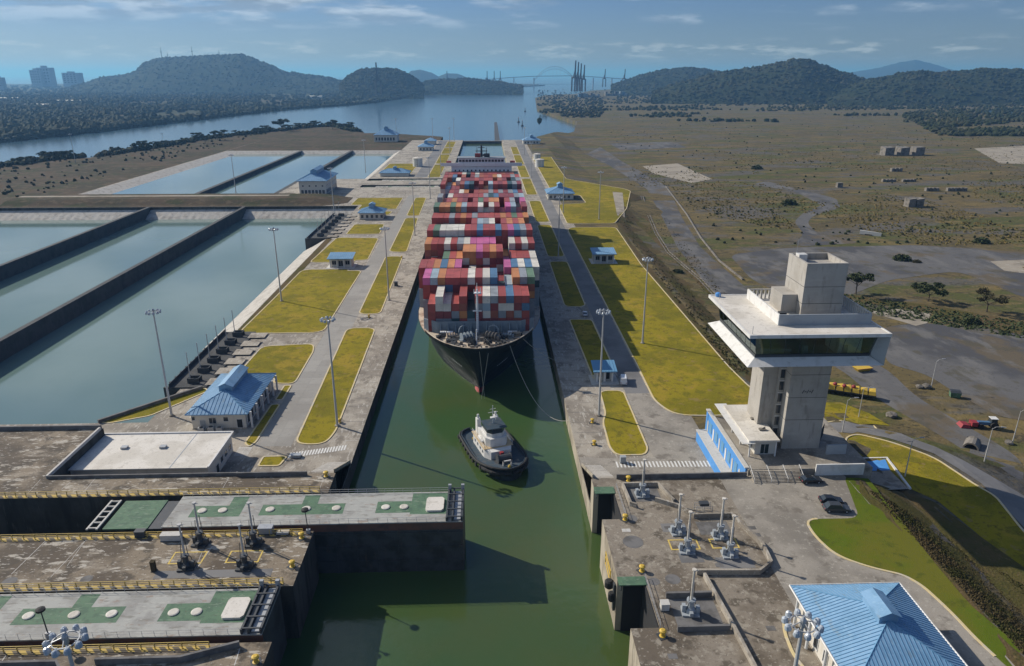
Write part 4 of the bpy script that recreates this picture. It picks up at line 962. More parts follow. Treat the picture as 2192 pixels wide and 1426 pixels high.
# dark manholes and light patches on the platforms
for px, py, r_ in ((1355,1160,1.9),(1400,1245,1.),(1440,1240,1.3),(1350,1110,1.3),(20,1245,1.2),(185,1240,1.)):
    p = G(px,py,ZB); struct(MB().lathe([(r_,0),(r_,.015)],18,(p.x,p.y,ZB+.004)).build('manhole','dark_wall'))
for px, py in ((1430,1130),(1490,1345),(1440,1405),(1540,1210),(1620,1145),(1610,1130),(1650,1345)):
    p = G(px,py,ZB); struct(MB().box(p.x-.7,p.x+.7,p.y-.5,p.y+.5,ZB+.005,ZB+.03).build('drain_grate','dark_wall'))
p = G(1345,1150,ZB); struct(MB().box(p.x-.8,p.x+.8,p.y+1.6,p.y+2.6,ZB+.005,ZB+.04).build('cover_slab','light_patch'))
# ------------------------------------------------------------------ control tower
XF[0] = True
T = thing('control_tower','tall concrete control tower with wide square glazed cab','tower',(83.5,161,0))
X0,X1,Y0,Y1 = 78.6,88.2,155.8,166.2
sh = MB().box(X0,X1,Y0,Y1,-1.,46.2).build('shaft','tower_concrete',T,world=True)
mb = MB()
for z in (8.,14.,20.,26.,38.,42.): mb.box(X0-.012,X1+.012,Y0-.012,Y1+.012,z,z+.10)
mb.build('form_joint','basin_wall',sh,world=True)
mb = MB().box(X0,X1,Y0,Y0+.5,46.2,47.6).box(X0,X1,Y1-.5,Y1,46.2,47.6).box(X0,X0+.5,Y0+.5,Y1-.5,46.2,47.6).box(X1-.5,X1,Y0+.5,Y1-.5,46.2,47.6); mb.build('parapet','tower_concrete',T,world=True)
MB().box(X0+1.2,X0+3.2,Y1-3.,Y1-1.,46.2,47.9).build('hatch_box','white_paint',T,world=True)
MB().tube((X0+1.4,Y1-1.,47.9),(X0+1.4,Y1-1.,51.),.06,.04,5).build('antenna','galvanised',T,world=True)
# second, slimmer shaft behind the left face with the glazed slot between
MB().box(73.6,78.,160.2,167.6,-1.,28.).build('stair_shaft','tower_concrete',T,world=True)
g = MB().box(77.2,78.55,158.9,160.15,0.,28.).build('stair_wall','tower_concrete',T,world=True)
for k in range(8): MB().box(77.4,78.4,158.82,158.89,2.+k*3.2,4.2+k*3.2).build('stair_window','window_glass',g,world=True)
mb = MB()
for k in range(9): mb.box(77.15,78.59,158.78,158.81,1.2+k*3.2,1.4+k*3.2)
mb.build('mullion','white_paint',g,world=True)
# cab: floor tray with sloping skirt, glazing, roof
A,B,C,D = 62.3,93.4,142.8,173.2
zs, zi, zr = 27.6, 29.0, 34.4
def ring(m_, o0, z0, o1, z1):
    q0 = [(A+o0,C+o0,z0),(B-o0,C+o0,z0),(B-o0,D-o0,z0),(A+o0,D-o0,z0)]; q1 = [(A+o1,C+o1,z1),(B-o1,C+o1,z1),(B-o1,D-o1,z1),(A+o1,D-o1,z1)]
    for i in range(4): m_.face([q0[i],q0[(i+1)%4],q1[(i+1)%4],q1[i]])
sk = MB(); ring(sk,0.3,zs,2.6,zi); q = [(A+.3,C+.3,zs),(B-.3,C+.3,zs),(B-.3,D-.3,zs),(A+.3,D-.3,zs)]; ring(sk,6.,zs-.9,.3,zs); sk.face([(A+6,C+6,zs-.9),(A+6,D-6,zs-.9),(B-6,D-6,zs-.9),(B-6,C+6,zs-.9)])
sk.build('cab_skirt','white_paint',T,world=True)
MB().box(A+2.5,B-2.5,C+2.5,D-2.5,zi-.3,zi+.02).build('cab_floor','grey_paint',T,world=True)
GM = bpy.data.materials.new('cab_glass'); GM.use_nodes = True; nt = GM.node_tree; nt.nodes.clear()
_o = nt.nodes.new('ShaderNodeOutputMaterial'); _m = nt.nodes.new('ShaderNodeMixShader'); _t = nt.nodes.new('ShaderNodeBsdfTransparent'); _g = nt.nodes.new('ShaderNodeBsdfGlossy')
_t.inputs[0].default_value = (.78,.86,.82,1); _g.inputs['Roughness'].default_value = .03; _g.inputs[0].default_value = (.8,.9,.85,1); _f = nt.nodes.new('ShaderNodeFresnel'); _f.inputs[0].default_value = 1.45
nt.links.new(_f.outputs[0],_m.inputs[0]); nt.links.new(_t.outputs[0],_m.inputs[1]); nt.links.new(_g.outputs[0],_m.inputs[2]); nt.links.new(_m.outputs[0],_o.inputs[0]); M['cab_glass'] = GM
for side in range(4):
    n = 8
    for k in range(n):
        mbp = MB(); o0, o1 = 2.75, 2.0; L0 = (B-A-2*o0); L1 = (B-A-2*o1)
        a0, a1, b0, b1 = o0+L0*k/n+.05, o0+L0*(k+1)/n-.05, o1+L1*k/n+.05, o1+L1*(k+1)/n-.05
        if side == 0: q = [(A+a0,C+o0,zi+.6),(A+a1,C+o0,zi+.6),(A+b1,C+o1,zr),(A+b0,C+o1,zr)]; d = Vector((0,.06,0))
        elif side == 1: q = [(A+o0,C+a1,zi+.6),(A+o0,C+a0,zi+.6),(A+o1,C+b0,zr),(A+o1,C+b1,zr)]; d = Vector((.06,0,0))
        elif side == 2: q = [(B-o0,C+a0,zi+.6),(B-o0,C+a1,zi+.6),(B-o1,C+b1,zr),(B-o1,C+b0,zr)]; d = Vector((-.06,0,0))
        else: q = [(A+a1,D-o0,zi+.6),(A+a0,D-o0,zi+.6),(A+b0,D-o1,zr),(A+b1,D-o1,zr)]; d = Vector((0,-.06,0))
        if side == 2: continue
        q = [Vector(p) for p in q]; mbp.hexa([p+d for p in q], q); pane = mbp.build('pane','cab_glass',T,world=True)
        if k < n: MB().tube(q[0],q[3],.05,.05,4).build('mullion','dark_steel',pane,world=True)
mb = MB(); mb.box(A+2.6,B-2.6,C+2.6,C+2.8,zi,zi+.6).box(A+2.6,A+2.8,C+2.8,D-2.6,zi,zi+.6); mb.build('sill','dark_steel',T,world=True)
# solid right end of the cab
mb = MB(); mb.hexa([(B-.35,C+.3,zs),(B-.3,C+.3,zs),(B-.3,D-.3,zs),(B-.35,D-.3,zs)],[(B-1.9,C+2.6,zi),(B-.3,C+.3,zr+.1),(B-.3,D-.3,zr+.1),(B-1.9,D-2.6,zi)])
mb.hexa([(B-2.4,C+2.8,zi),(B-.4,C+.4,zs+.1),(B-.4,D-.4,zs+.1),(B-2.4,D-2.8,zi)],[(B-1.6,C+2.,zr),(B-.05,C+.05,zr),(B-.05,D-.05,zr),(B-1.6,D-2.,zr)]); mb.build('end_wall','grey_paint',T,world=True)
w = MB().box(B-9.4,B-4.2,C+3.6,C+10.,zi,zr-.05).build('white_room','white_paint',T,world=True)
MB().box(B-8.4,B-7.3,C+3.54,C+3.59,zi,zi+2.3).build('room_door','grey_paint',w,world=True)
core = MB().box(X0-3.5,X0-.05,Y0+1.5,Y1,zi,zr-.05).build('core_room','grey_paint',T,world=True)
mb = MB().box(A+5.,A+11.5,C+4.6,C+5.5,zi,zi+1.1); mb.build('desk','galvanised',T,world=True)
MB().box(A+4.8,A+5.8,C+8.,C+20.,zi,zi+1.1).build('desk','galvanised',T,world=True)
MB().box(A+14.,A+15.,C+4.,C+4.8,zi,zi+2.1).build('cabinet','galvanised',T,world=True)
rf = MB(); rf.box(A,B,C,D,zr+.05,zr+.65); rfo = rf.build('cab_roof','white_roof',T,world=True)
e = MB(); 
for bx_ in ((A-.05,B+.05,C-.06,C+.35),(A-.05,B+.05,D-.35,D+.06),(A-.06,A+.35,C+.35,D-.35),(B-.35,B+.06,C+.35,D-.35)): e.box(*bx_,zr-.0,zr+.78)
e.build('roof_edge','white_paint',rfo,world=True)
PX0,PX1,PY0,PY1 = 70.9,92.0,149.3,170.
pz = zr+.66
MB().box(PX0,PX1,PY0,PY0+.3,pz,pz+2.5).build('screen_wall','grey_paint',T,world=True)  # grey paints the shade on the screen's front, its sunlit side is white
MB().box(PX0,PX0+.3,PY0+.3,PY1,pz,pz+2.5).build('screen_wall','white_paint',T,world=True)
mb = MB()
for k in range(20): mb.box(PX1-.3,PX1,PY0+.4+k*1.,PY0+.8+k*1.,pz,pz+2.5)
mb.box(PX1-.3,PX1,PY0+.3,PY1,pz+2.5,pz+2.7); mb.build('louvre_screen','light_patch',T,world=True)
mb = MB()
for k in range(9): mb.box(PX0+.4+k*1.,PX0+.8+k*1.,PY1-.3,PY1,pz,pz+2.3)
mb.box(PX0+.3,PX0+9.,PY1-.3,PY1,pz+2.3,pz+2.5); mb.build('louvre_screen','light_patch',T,world=True)
MB().box(75.,78.55,158.5,165.5,pz,pz+4.4).build('roof_plant_room','tower_concrete',T,world=True)
for k, (x, y) in enumerate(((72.6,153.),(74.2,155.6),(76.,153.4))):
    u = MB().box(x-.8,x+.8,y-.7,y+.7,pz,pz+1.1).build('roof_unit','dark_steel',T,world=True)
for x, y in ((63.2,144.),(64.,170.)): MB().tube((x,y,pz),(x,y,pz+1.8),.06,.05,5).build('antenna','galvanised',T,world=True)
MB().lathe([(.55,0),(.7,.25),(.7,.85),(.3,1.1)],12,(64.2,171.8,pz)).build('blue_dome','blue_wall',T,world=True)
# faint painted marks on the shaft front
mk = MB()
for x, z, a in ((83.,25.4,.9),(83.6,24.6,-.8),(84.,25.2,1.2)): mk.tube((x-.5,Y0-.02,z-.4*a),(x+.5,Y0-.02,z+.4*a),.10,.10,4)
for k in range(5): mk.tube((81.9+k*.55,Y0-.02,15.2+.3*(k%2)),(82.3+k*.55,Y0-.02,16.1-.3*(k%2)),.09,.09,4)
mk.build('faded_mark','basin_wall',T,world=True)
# entrance pavilion
p = thing('entrance_pavilion','white flat roofed entrance pavilion at the foot of the tower','building',(72.,161,0))
MB().box(68.6,76.2,151.6,171.6,4.3,4.75).build('roof','white_roof',p,world=True)
MB().box(66.8,70.,151.,173.4,4.15,4.28).build('canopy','white_paint',p,world=True)
for x, y in ((69.2,152.2),(75.6,152.2),(69.2,158.5),(69.2,165.)): MB().box(x-.15,x+.15,y-.15,y+.15,.06,4.3).build('column','white_paint',p,world=True)
MB().box(71.,75.9,153.4,170.8,.06,4.25).build('wall','cream_wall',p,world=True)
for k in range(4): opening(p,'window','l',71.,0,155.+k*4.,157.8+k*4.,.5,3.4,'glass_dark')
opening(p,'door','f',0,153.4,72.4,74.4,.2,2.8,'glass_dark')
for y in (157.,163.): 
    q = MB().box(73.,74.6,y-.5,y+.5,4.75,5.15); q.tube((73.4,y-.2,5.1),(74.6,y+.4,5.4),.15,.15,5); q.build('roof_unit','rock',p,world=True)
XF[0] = False
b = thing('blue_wall','tall bright blue retaining wall with white pilasters beside the tower plaza','wall',(61.,147.5,0))
MB().box(60.9,61.5,133.,161.6,-.1,8.3).build('wall','blue_wall',b,world=True)
MB().box(60.7,61.7,132.9,161.7,8.3,8.55).build('coping','light_patch',b,world=True)
MB().box(58.6,60.85,134.,161.,-.02,2.9).build('planter','blue_wall',b,world=True)
MB().box(58.4,60.88,133.9,161.1,2.9,3.1).build('planter_edge','light_patch',b,world=True)
for k in range(6):
    y = 136.2+k*4.7
    o = MB(); o.prism([(y-.42,3.2),(y+.42,3.2),(y+.42,5.7),(y+.3,6.1),(y,6.3),(y-.3,6.1),(y-.42,5.7)],0,1); o.v = [(60.88-.06*q[2],q[0],q[1]) for q in o.v]; o.build('arch','light_patch' if k % 2 else 'white_paint',b,world=True)
    if k < 5: MB().box(60.8,60.89,y+1.5,y+3.2,4.,6.6).build('recess','blue_ridge',b,world=True)
XF[0] = True
# stairs down to the platform
s = thing('stairs','broad grey steps with white rails below the tower plaza','stairs',(73.5,146,ZO))
for k in range(9): MB().box(67.4,79.2,145.9-.36*(9-k),146.05-.0,ZO+k*.16,ZO+(k+1)*.16).build('step','quay_concrete',s,world=True) if k == 0 else MB().box(67.4,79.2,145.9-.36*(9-k),145.9-.36*(8-k)+.3,ZO+k*.16,ZO+(k+1)*.16).build('step','quay_concrete',s,world=True)
for x in (67.4,71.4,75.3,79.2):
    r = MB().tube((x,142.7,ZO+1.),(x,146.4,1.1),.07,.07,5).tube((x,142.7,ZO),(x,142.7,ZO+1.),.06,.06,5).tube((x,146.4,.05),(x,146.4,1.1),.06,.06,5).tube((x,144.5,ZO+.7),(x,144.5,ZO+1.8),.05,.05,5); r.build('rail','white_paint',s,world=True)
# white garden walls and the blue bay
tag(MB().box(83.,94.6,145.5,145.9,ZO,1.4).build('garden_wall','white_paint',world=True),'white wall edging the plaza behind the parked car','wall')
tag(MB().box(88.6,93.5,152.6,153.,.06,2.6).build('garden_wall','grey_paint',world=True),'grey screen wall right of the tower foot','wall')
q = MB()
for k in range(12): q.tube((88.4+k*.35,157.+k*.5,.1),(88.4+k*.35,157.+k*.5,3.4),.06,.06,4)
for z in (1.2,2.3,3.4): q.tube((88.4,157.,z),(92.3,162.5,z),.05,.05,4)
tag(q.build('fence_panel','dark_steel',world=True),'dark lattice fence right of the tower foot','fence')
XF[0] = False
lay('parking_bay', [(1830,990),(1895,985),(1905,1008),(1850,1010)], 'blue_wall', .16, step=4.)
lay('parking_bay', [(1850,1012),(1905,1008),(1945,1048),(1900,1050)], 'apron_concrete', .15, step=4.)
kerb_line([(v.x,v.y) for v in [GT(*q) for q in [(1826,984),(1898,982),(1948,1048)]]], zt, 'white_paint', .5, .4, False)
# parking marks
for pts in ([(1697,1038),(1765,1035)],[(1722,1112),(1838,1110)],[(1765,1020),(1838,1110)]): kerb_line([(v.x,v.y) for v in [G(*q,ZO) for q in pts]], lambda x,y: ZO+.02, 'white_line', .3, .05, False)
# ------------------------------------------------------------------ blue hip roofed building, lower right
XF[0] = True
W = [('window','l',80.2+k*3.4,81.6+k*3.4,1.,3.2) for k in range(5)]+[('window','b',60.+k*3.6,61.6+k*3.6,1.,3.) for k in range(4)]
br = building('visitor_building','white building with large bright blue ribbed hip roof at bottom right','building',59.0,75.6,78.7,98.6,6.2,3.9,z=ZO,over=1.3,vent=(3.0,5.2,.7,67.3,89.4),wins=W,seams=.62)
for y in (80.,86.,92.,97.): MB().lathe([(.28,0),(.28,6.2)],10,(58.,y,ZO)).build('column','white_paint',br,world=True)
MB().tube((57.7,99.9,ZO+6.),(57.7,99.9,ZO+6.25),.2,.2,6).build('gutter_outlet','white_paint',br,world=True)
g = MB()
for (a_,b_) in (((57.6,77.3),(57.6,100.)),((57.6,100.),(77.,100.)),((77.,100.),(77.,77.3))): g.tube((*a_,ZO+6.2),(*b_,ZO+6.2),.16,.16,6)
g.build('gutter','white_paint',br,world=True)
XF[0] = False
kerb_line(round_poly([U(*q).xy for q in [(58.,101.5),(55.8,96.),(55.2,90.),(57.,84.),(57.2,72.)]],2.)[6:-6], lambda x,y: ZB+.02, closed=False)
# ------------------------------------------------------------------ street lamps right of the tower
def make_street():
    t = thing('street_lamp','x','street lamp'); MB().lathe([(.16,0),(.15,.4),(.07,9.)],8).build('pole','mast_paint',t); MB().path([(0,0,8.8),(.5,-.3,9.5),(1.6,-.9,9.8)],.05,5).build('arm','mast_paint',t); h = MB().hexa([(1.3,-.95,9.68),(2.2,-1.35,9.72),(2.3,-1.15,9.72),(1.4,-.65,9.68)],[(1.3,-.95,9.85),(2.2,-1.35,9.85),(2.3,-1.15,9.85),(1.4,-.65,9.85)]); h.build('lamp_head','galvanised',t); return t
st = make_street(); us = [False]
for px, py, lab in ((1937,1020,'on the lawn right of the tower'),(1838,893,'beside the yellow trailer'),(1803,925,'close to the tower foot at the road bend'),(2107,988,'in front of the red and blue tractor'),(2168,945,'at the right edge beyond the tractor'),(1993,830,'standing on a rock pile in the gravel yard')):
    v = GT(px,py); put(st,us,(v.x,v.y,v.z),random.uniform(-.4,.6),'slim street lamp '+lab,'slim street lamps')
# ------------------------------------------------------------------ container ship
mat('hull_black', (.007,.010,.013), .5, [(.15,(.012,.016,.020),.42,.64), (.6,(.05,.035,.028,.35),.62,.76,(1,1,.2))], spec=.25)
mat('hull_red', (.30,.035,.035), .6, [(.5,(.20,.04,.03),.42,.64)])
mat('ship_deck', (.50,.42,.32), .85, [(.4,(.28,.20,.14),.46,.66), (1.6,(.20,.13,.09,.7),.56,.72)])
mat('ship_grey', (.23,.27,.30), .7, [(.5,(.17,.20,.22,.7),.46,.66)])
mat('ship_white', (.74,.75,.75), .5, [(.5,(.60,.60,.58,.6),.52,.72,(1,1,.3))])
CX, HB, BOW, STERN, ZD = 2.9, 21.1, 194.8, 470., 11.6
ship = thing('container_ship','huge black container ship stacked with colourful boxes filling the lock','ship',(CX,(BOW+STERN)/2,ZW))
def bdeck(s):
    return HB*(1-(1-min(s,44.)/44.)**2)**.5 if s < 44 else (HB if s < 270 else HB-6.*smooth01((s-270)/30))
def bwl(s):
    s -= 5.
    return 0.04 if s <= 0 else (HB-.3)*(1-(1-min(s,72.)/72.)**1.9)
SS = [0,.4,1.2,2.5,4.5,7,10,14,19,25,32,40,50,62,80,120,200,260,285,BOW*0+STERN-BOW]
ZZ = [-19.,ZW-.3,-3.2,-1,1.5,4,6.5,9,ZD]
def hull_pt(s, z, side):
    t = max(0.,min(1.,(z-ZW)/(ZD-ZW)))
    rake = 5.*(1-t)**1.2 if t < 1 else 0.      # stem runs back towards the waterline
    b = bwl(s+0.)+(bdeck(s)-bwl(s))*t**1.7
    if s == 0: b = .0
    y = BOW+max(s, 0)
    if s < 34: y = BOW+s+rake*(1-s/34.)
    return Vector((CX+side*b, y, z))
h = MB()
for side in (-1,1):
    for i in range(len(SS)-1):
        for j in range(1,len(ZZ)-1):
            q = [hull_pt(SS[i],ZZ[j],side),hull_pt(SS[i+1],ZZ[j],side),hull_pt(SS[i+1],ZZ[j+1],side),hull_pt(SS[i],ZZ[j+1],side)]
            h.face(q if side > 0 else q[::-1])
e = [hull_pt(SS[-1],z,-1) for z in ZZ[1:]], [hull_pt(SS[-1],z,1) for z in ZZ[1:]]
for j in range(len(ZZ)-2): h.face([e[1][j],e[0][j],e[0][j+1],e[1][j+1]])
hull = h.build('hull','hull_black',ship,world=True,smooth=True)
d = MB(); L_ = [hull_pt(s,ZD,-1)+Vector((.1,0,0)) for s in SS]; R_ = [hull_pt(s,ZD,1)-Vector((.1,0,0)) for s in SS]
for i in range(len(SS)-1): d.face([L_[i]-Vector((0,0,.05)),R_[i]-Vector((0,0,.05)),R_[i+1]-Vector((0,0,.05)),L_[i+1]-Vector((0,0,.05))])
deck = d.build('deck','ship_deck',ship,world=True)
bw = MB(); SB = [0,.4,1.2,2.5,4.5,7,10,14,17.5]
for side in (-1,1):
    for a, b in zip(SB[:-1],SB[1:]):
        p, q = hull_pt(a,ZD,side), hull_pt(b,ZD,side); u = Vector((side*.25,-.25,1.25)); v = Vector((-side*.28,.28,0))
        bw.hexa([p,q,q+v,p+v],[p+u,q+u,q+u+v,p+u+v])
bw.build('bulwark','hull_black',ship,world=True)
cp = MB()
for side in (-1,1):
    pts = [hull_pt(s,ZD,side)+Vector((side*.12,-.12,1.3)) for s in SB]; cp.path(pts,.2,5)
cp.build('bulwark_rail','ship_deck',ship,world=True)
b = MB(); b.lathe([(.1,-4.6),(1.3,-4.2),(2.1,-2.6),(2.4,0),(2.4,7.)],14); b.v = [(CX+x,BOW+9.6+z,ZW-1.9+y) for x,y,z in b.v]; b.build('bulbous_bow','hull_red',hull,world=True,smooth=True)
# name lettering on both bows (small pale marks) and draught marks
for side in (-1,1):
    t_ = MB()
    for k in range(7):
        p = hull_pt(12+k*1.1,1.6,side); n_ = (hull_pt(13+k*1.1,1.6,side)-hull_pt(11+k*1.1,1.6,side)).normalized(); o_ = Vector((side*.06,-.06,0))
        t_.face([p+o_-n_*.35,p+o_+n_*.35,p+o_+n_*.35+Vector((side*.25,-.1,.8)),p+o_-n_*.35+Vector((side*.25,-.1,.8))])
    t_.build('bow_lettering','ship_white',hull,world=True)
# breakwater
wv = MB(); WP = [(CX-17.4,BOW+21.),(CX-13.2,BOW+17.5),(CX+13.2,BOW+17.5),(CX+17.4,BOW+21.)]
ribbon(wv,WP,.35,ZD,ZD+3.7,closed=False)
for k in range(11):
    x = CX-12+k*2.4; wv.hexa([(x-.12,BOW+15.4,ZD),(x+.12,BOW+15.4,ZD),(x+.12,BOW+17.3,ZD),(x-.12,BOW+17.3,ZD)],[(x-.12,BOW+17.1,ZD+3.4),(x+.12,BOW+17.1,ZD+3.4),(x+.12,BOW+17.3,ZD+3.4),(x-.12,BOW+17.3,ZD+3.4)])
wv.build('breakwater','ship_grey',ship,world=True)
# foremast
m = MB(); m.lathe([(.42,0),(.38,8),(.28,14.5)],10,(CX-.4,BOW+16.2,ZD)); fm = m.build('foremast','ship_white',ship,world=True)
m = MB().box(CX-1.8,CX+1.,BOW+15.9,BOW+16.5,ZD+7.4,ZD+7.65).box(CX-1.4,CX+.9,BOW+15.4,BOW+17.,ZD+13.2,ZD+13.45).tube((CX-.4,BOW+16.2,ZD+14.5),(CX-.4,BOW+16.2,ZD+16.5),.12,.08,5).tube((CX-1.3,BOW+15.9,ZD+13.4),(CX-1.3,BOW+15.9,ZD+14.6),.1,.1,5).tube((CX+.7,BOW+15.9,ZD+13.4),(CX+.7,BOW+15.9,ZD+15.),.15,.1,5); m.build('crosstree','ship_white',fm,world=True)
m = MB()
for k in range(20): m.box(CX-.75,CX-.05,BOW+15.58,BOW+15.64,ZD+.6+k*.62,ZD+.66+k*.62)
m.build('ladder','galvanised',fm,world=True)
MB().lathe([(.22,0),(.16,4.6)],8,(CX-.6,BOW+7.2,ZD)).build('jackstaff','ship_white',ship,world=True)
# mooring deck gear
def make_windlass(x, y, rz, m1='dark_steel', s=1.):
    o = MB(); 
    o.tube((-1.6*s,0,1.3*s),(1.6*s,0,1.3*s),.75*s,.75*s,12)
    for q in (-1.65,-.5,.6,1.65): o.tube(((q-.08)*s,0,1.3*s),((q+.08)*s,0,1.3*s),1.3*s,1.3*s,14)
    o.box(-2.2*s,2.2*s,-.9*s,.9*s,0,.5*s).box(1.9*s,2.8*s,-.6*s,.6*s,.3*s,1.7*s)
    c_, s_ = math.cos(rz), math.sin(rz); o.v = [(x+a*c_-b_*s_, y+a*s_+b_*c_, ZD+z_) for a,b_,z_ in o.v]
    return o.build('windlass',m1,ship,world=True)
for x, y, rz, mm, s in ((-4.2,13.,.5,'ship_grey',1.1),(4.4,13.,-.5,'rock',1.1),(-9.6,15.,.2,'ship_deck',.8),(9.8,15.,-.2,'ship_grey',.8),(-12.4,17.4,0,'rock',.7),(12.8,17.2,0,'ship_deck',.7),(-1.8,8.,1.2,'dark_steel',.7),(3.2,8.4,-1.1,'dark_steel',.7)): make_windlass(CX+x*.9,BOW+y*.82,rz,mm,s*.9)
for x, y, rz in ((-4.6,16.4,.5),(4.6,16.4,-.5)):     # big guide rings by the breakwater
    o = MB()
    for k in range(16):
        a0,a1 = 2*math.pi*k/16,2*math.pi*(k+1)/16; o.tube((1.7*math.cos(a0),0,2.+1.7*math.sin(a0)),(1.7*math.cos(a1),0,2.+1.7*math.sin(a1)),.22,.22,6)
    o.box(-.3,.3,-.4,.4,0,.8); c_,s_ = math.cos(rz),math.sin(rz); o.v = [(CX+x+a*c_-b_*s_,BOW+y*.82+a*s_+b_*c_,ZD+z_) for a,b_,z_ in o.v]; o.build('gypsy_wheel','ship_grey',ship,world=True)
bp = MB().lathe([(.32,0),(.3,.8),(.42,.9),(.42,1.05)],8).lathe([(.32,0),(.3,.8),(.42,.9),(.42,1.05)],8,(1.2,0,0)).box(-.5,1.7,-.45,.45,0,.1).build('bitts','dark_steel',ship)
RL = root_loc(ship); first = True
for k in range(26):
    s = random.uniform(3,15); side = random.choice((-1,1)); b_ = bdeck(s)*random.uniform(.55,.9)
    o = bp if first else bp.copy()
    if not first: COL.objects.link(o)
    first = False; o.location = Vector((CX+side*b_-.6,BOW+s,ZD))-RL; o.rotation_euler = (0,0,random.random()*3)
mm_ = MB()
for k in range(60):
    s = random.uniform(2.5,15.); x = CX+random.uniform(-.85,.85)*bdeck(s); w_ = random.uniform(.15,.6); hh = random.uniform(.25,1.1); mm_.box(x-w_,x+w_,BOW+s-w_*.7,BOW+s+w_*.7,ZD,ZD+hh)
x_ = mm_.build('deck_fittings','rock',ship,world=True); x_['kind'] = 'stuff'
MB().box(CX-12.,CX-8.,BOW+14.,BOW+15.2,ZD,ZD+1.4).build('locker','ship_white',ship,world=True); MB().box(CX+9.,CX+12.,BOW+14.1,BOW+15.3,ZD,ZD+1.2).build('locker','ship_white',ship,world=True)
# accommodation and bridge
YB = 423.
sup = MB().box(CX-17.5,CX+17.5,YB,YB+13.,ZD,38.6).build('accommodation','ship_white',ship,world=True)
brg = MB().box(CX-23.4,CX+23.4,YB-.8,YB+6.,38.2,39.0).build('bridge_deck','ship_white',ship,world=True)
MB().box(CX-23.4,CX+23.4,YB-.9,YB-.6,39.0,40.1).build('bridge_wing_bulwark','ship_white',ship,world=True)
MB().box(CX-13.4,CX+13.4,YB-.4,YB+8.,39.0,42.6).build('wheelhouse','ship_white',ship,world=True)
for k in range(14): MB().box(CX-13.+k*1.87,CX-11.5+k*1.87,YB-.48,YB-.42,40.6,41.9).build('window','window_glass',brg,world=True)
for k in range(14):
    for z in (35.2,): MB().box(CX-15.6+k*2.35,CX-14.8+k*2.35,YB-.06,YB-.01,z,z+.9).build('porthole','window_glass',sup,world=True)
MB().box(CX-14.,CX+14.,YB-.8,YB+8.6,42.6,42.9).build('wheelhouse_roof','ship_grey',ship,world=True)
m = MB().lathe([(.7,0),(.5,7)],8,(CX,YB+5,42.9)).box(CX-3.4,CX+3.4,YB+4.6,YB+5.4,46.0,46.4).box(CX-2.,CX+2.,YB+4.4,YB+4.7,48.0,48.3).tube((CX-2.6,YB+5,42.9),(CX-2.6,YB+5,48.6),.25,.15,6).tube((CX+2.9,YB+5,42.9),(CX+2.9,YB+5,48.2),.25,.15,6); m.build('radar_mast','dark_steel',ship,world=True)
for x, mm in ((-2.2,'hull_red'),(3.2,'dark_steel')): MB().box(CX+x-1.6,CX+x+1.6,YB+2.4,YB+4.,42.9,45.0).build('signal_locker',mm,ship,world=True)
for x in (-19.,18.): MB().box(CX+x-1.4,CX+x+1.4,YB+1.,YB+4.,39.0,40.8).build('wing_house','hull_red',ship,world=True)
MB().box(CX-6,CX+6,YB+22,YB+32,ZD,39.2).build('funnel','hull_black',ship,world=True)
for k in range(4): MB().lathe([(.7,0),(.6,3.)],8,(CX-3.3+k*2.2,YB+27,39.2)).build('exhaust_pipe','dark_steel',ship,world=True)
for s_ in (-1,1):
    lr = MB()
    for k in range(30): lr.tube((CX+s_*(HB-.2),BOW+48+k*8,ZD),(CX+s_*(HB-.2),BOW+48+k*8,ZD+1.1),.06,.06,4)
    for z in (.55,1.1): lr.tube((CX+s_*(HB-.2),BOW+46,ZD+z),(CX+s_*(HB-.2),STERN-16,ZD+z),.05,.05,4)
    lr.build('side_rail','ship_deck',ship,world=True)
# containers
PAL = {'R':('red',(.36,.072,.060)),'M':('maroon',(.24,.050,.055)),'O':('orange',(.52,.21,.075)),'W':('white',(.66,.62,.54)),'G':('grey',(.27,.29,.31)),'B':('blue',(.085,.18,.30)),'P':('pink',(.50,.12,.27)),'N':('green',(.12,.20,.12)),'L':('light blue',(.33,.42,.47)),'T':('dark teal',(.035,.075,.085)),'S':('rust red',(.33,.10,.065))}
for k, (n_, c_) in PAL.items(): mat('box_'+k, c_, .55, [(.25,tuple(q*.78 for q in c_),.42,.66), (1.3,tuple(q*.55+.03 for q in c_)+(.6,),.58,.74)], vary=.16)
CW, CL, CH, PITCH = 2.40, 12.19, 2.40, 2.455
def container_mesh(key):
    bm = bmesh.new(); bmesh.ops.create_cube(bm, size=1.); bmesh.ops.scale(bm, vec=(CW,CL,CH), verts=bm.verts)
    bmesh.ops.translate(bm, vec=(0,CL/2,CH/2), verts=bm.verts)
    bm.faces.ensure_lookup_table()
    bmesh.ops.inset_individual(bm, faces=list(bm.faces), thickness=.14, depth=-.05)
    me = bpy.data.meshes.new('shipping_container'); bm.to_mesh(me); bm.free(); me.materials.append(M['box_'+key]); return me
CM = {k: container_mesh(k) for k in PAL}
def grooves():
    pass
ROWS = [13,15,17,17,17,17,17,17,17,17,17,17,17,17,17,17]
HT = {0:[4,5,4,4,5,3,5,5,5,5,5,5,5], 1:[6,6,6,6,6,6,6,6,6,6,4,5,6,6,6], 2:[6,6,6,6,6,6,4,5,3,5,4,4,6,6,6,6,6], 3:[4,5,5,6,6,6,7,7,7,7,7,7,5,6,6,6,6], 4:[7,7,7,7,7,7,7,7,7,7,7,5,5,7,7,7,7], 5:[8]*17, 6:[7,7,7,7,7,7,7,8,8,8,8,7,8,8,8,8,7], 7:[8]*17}
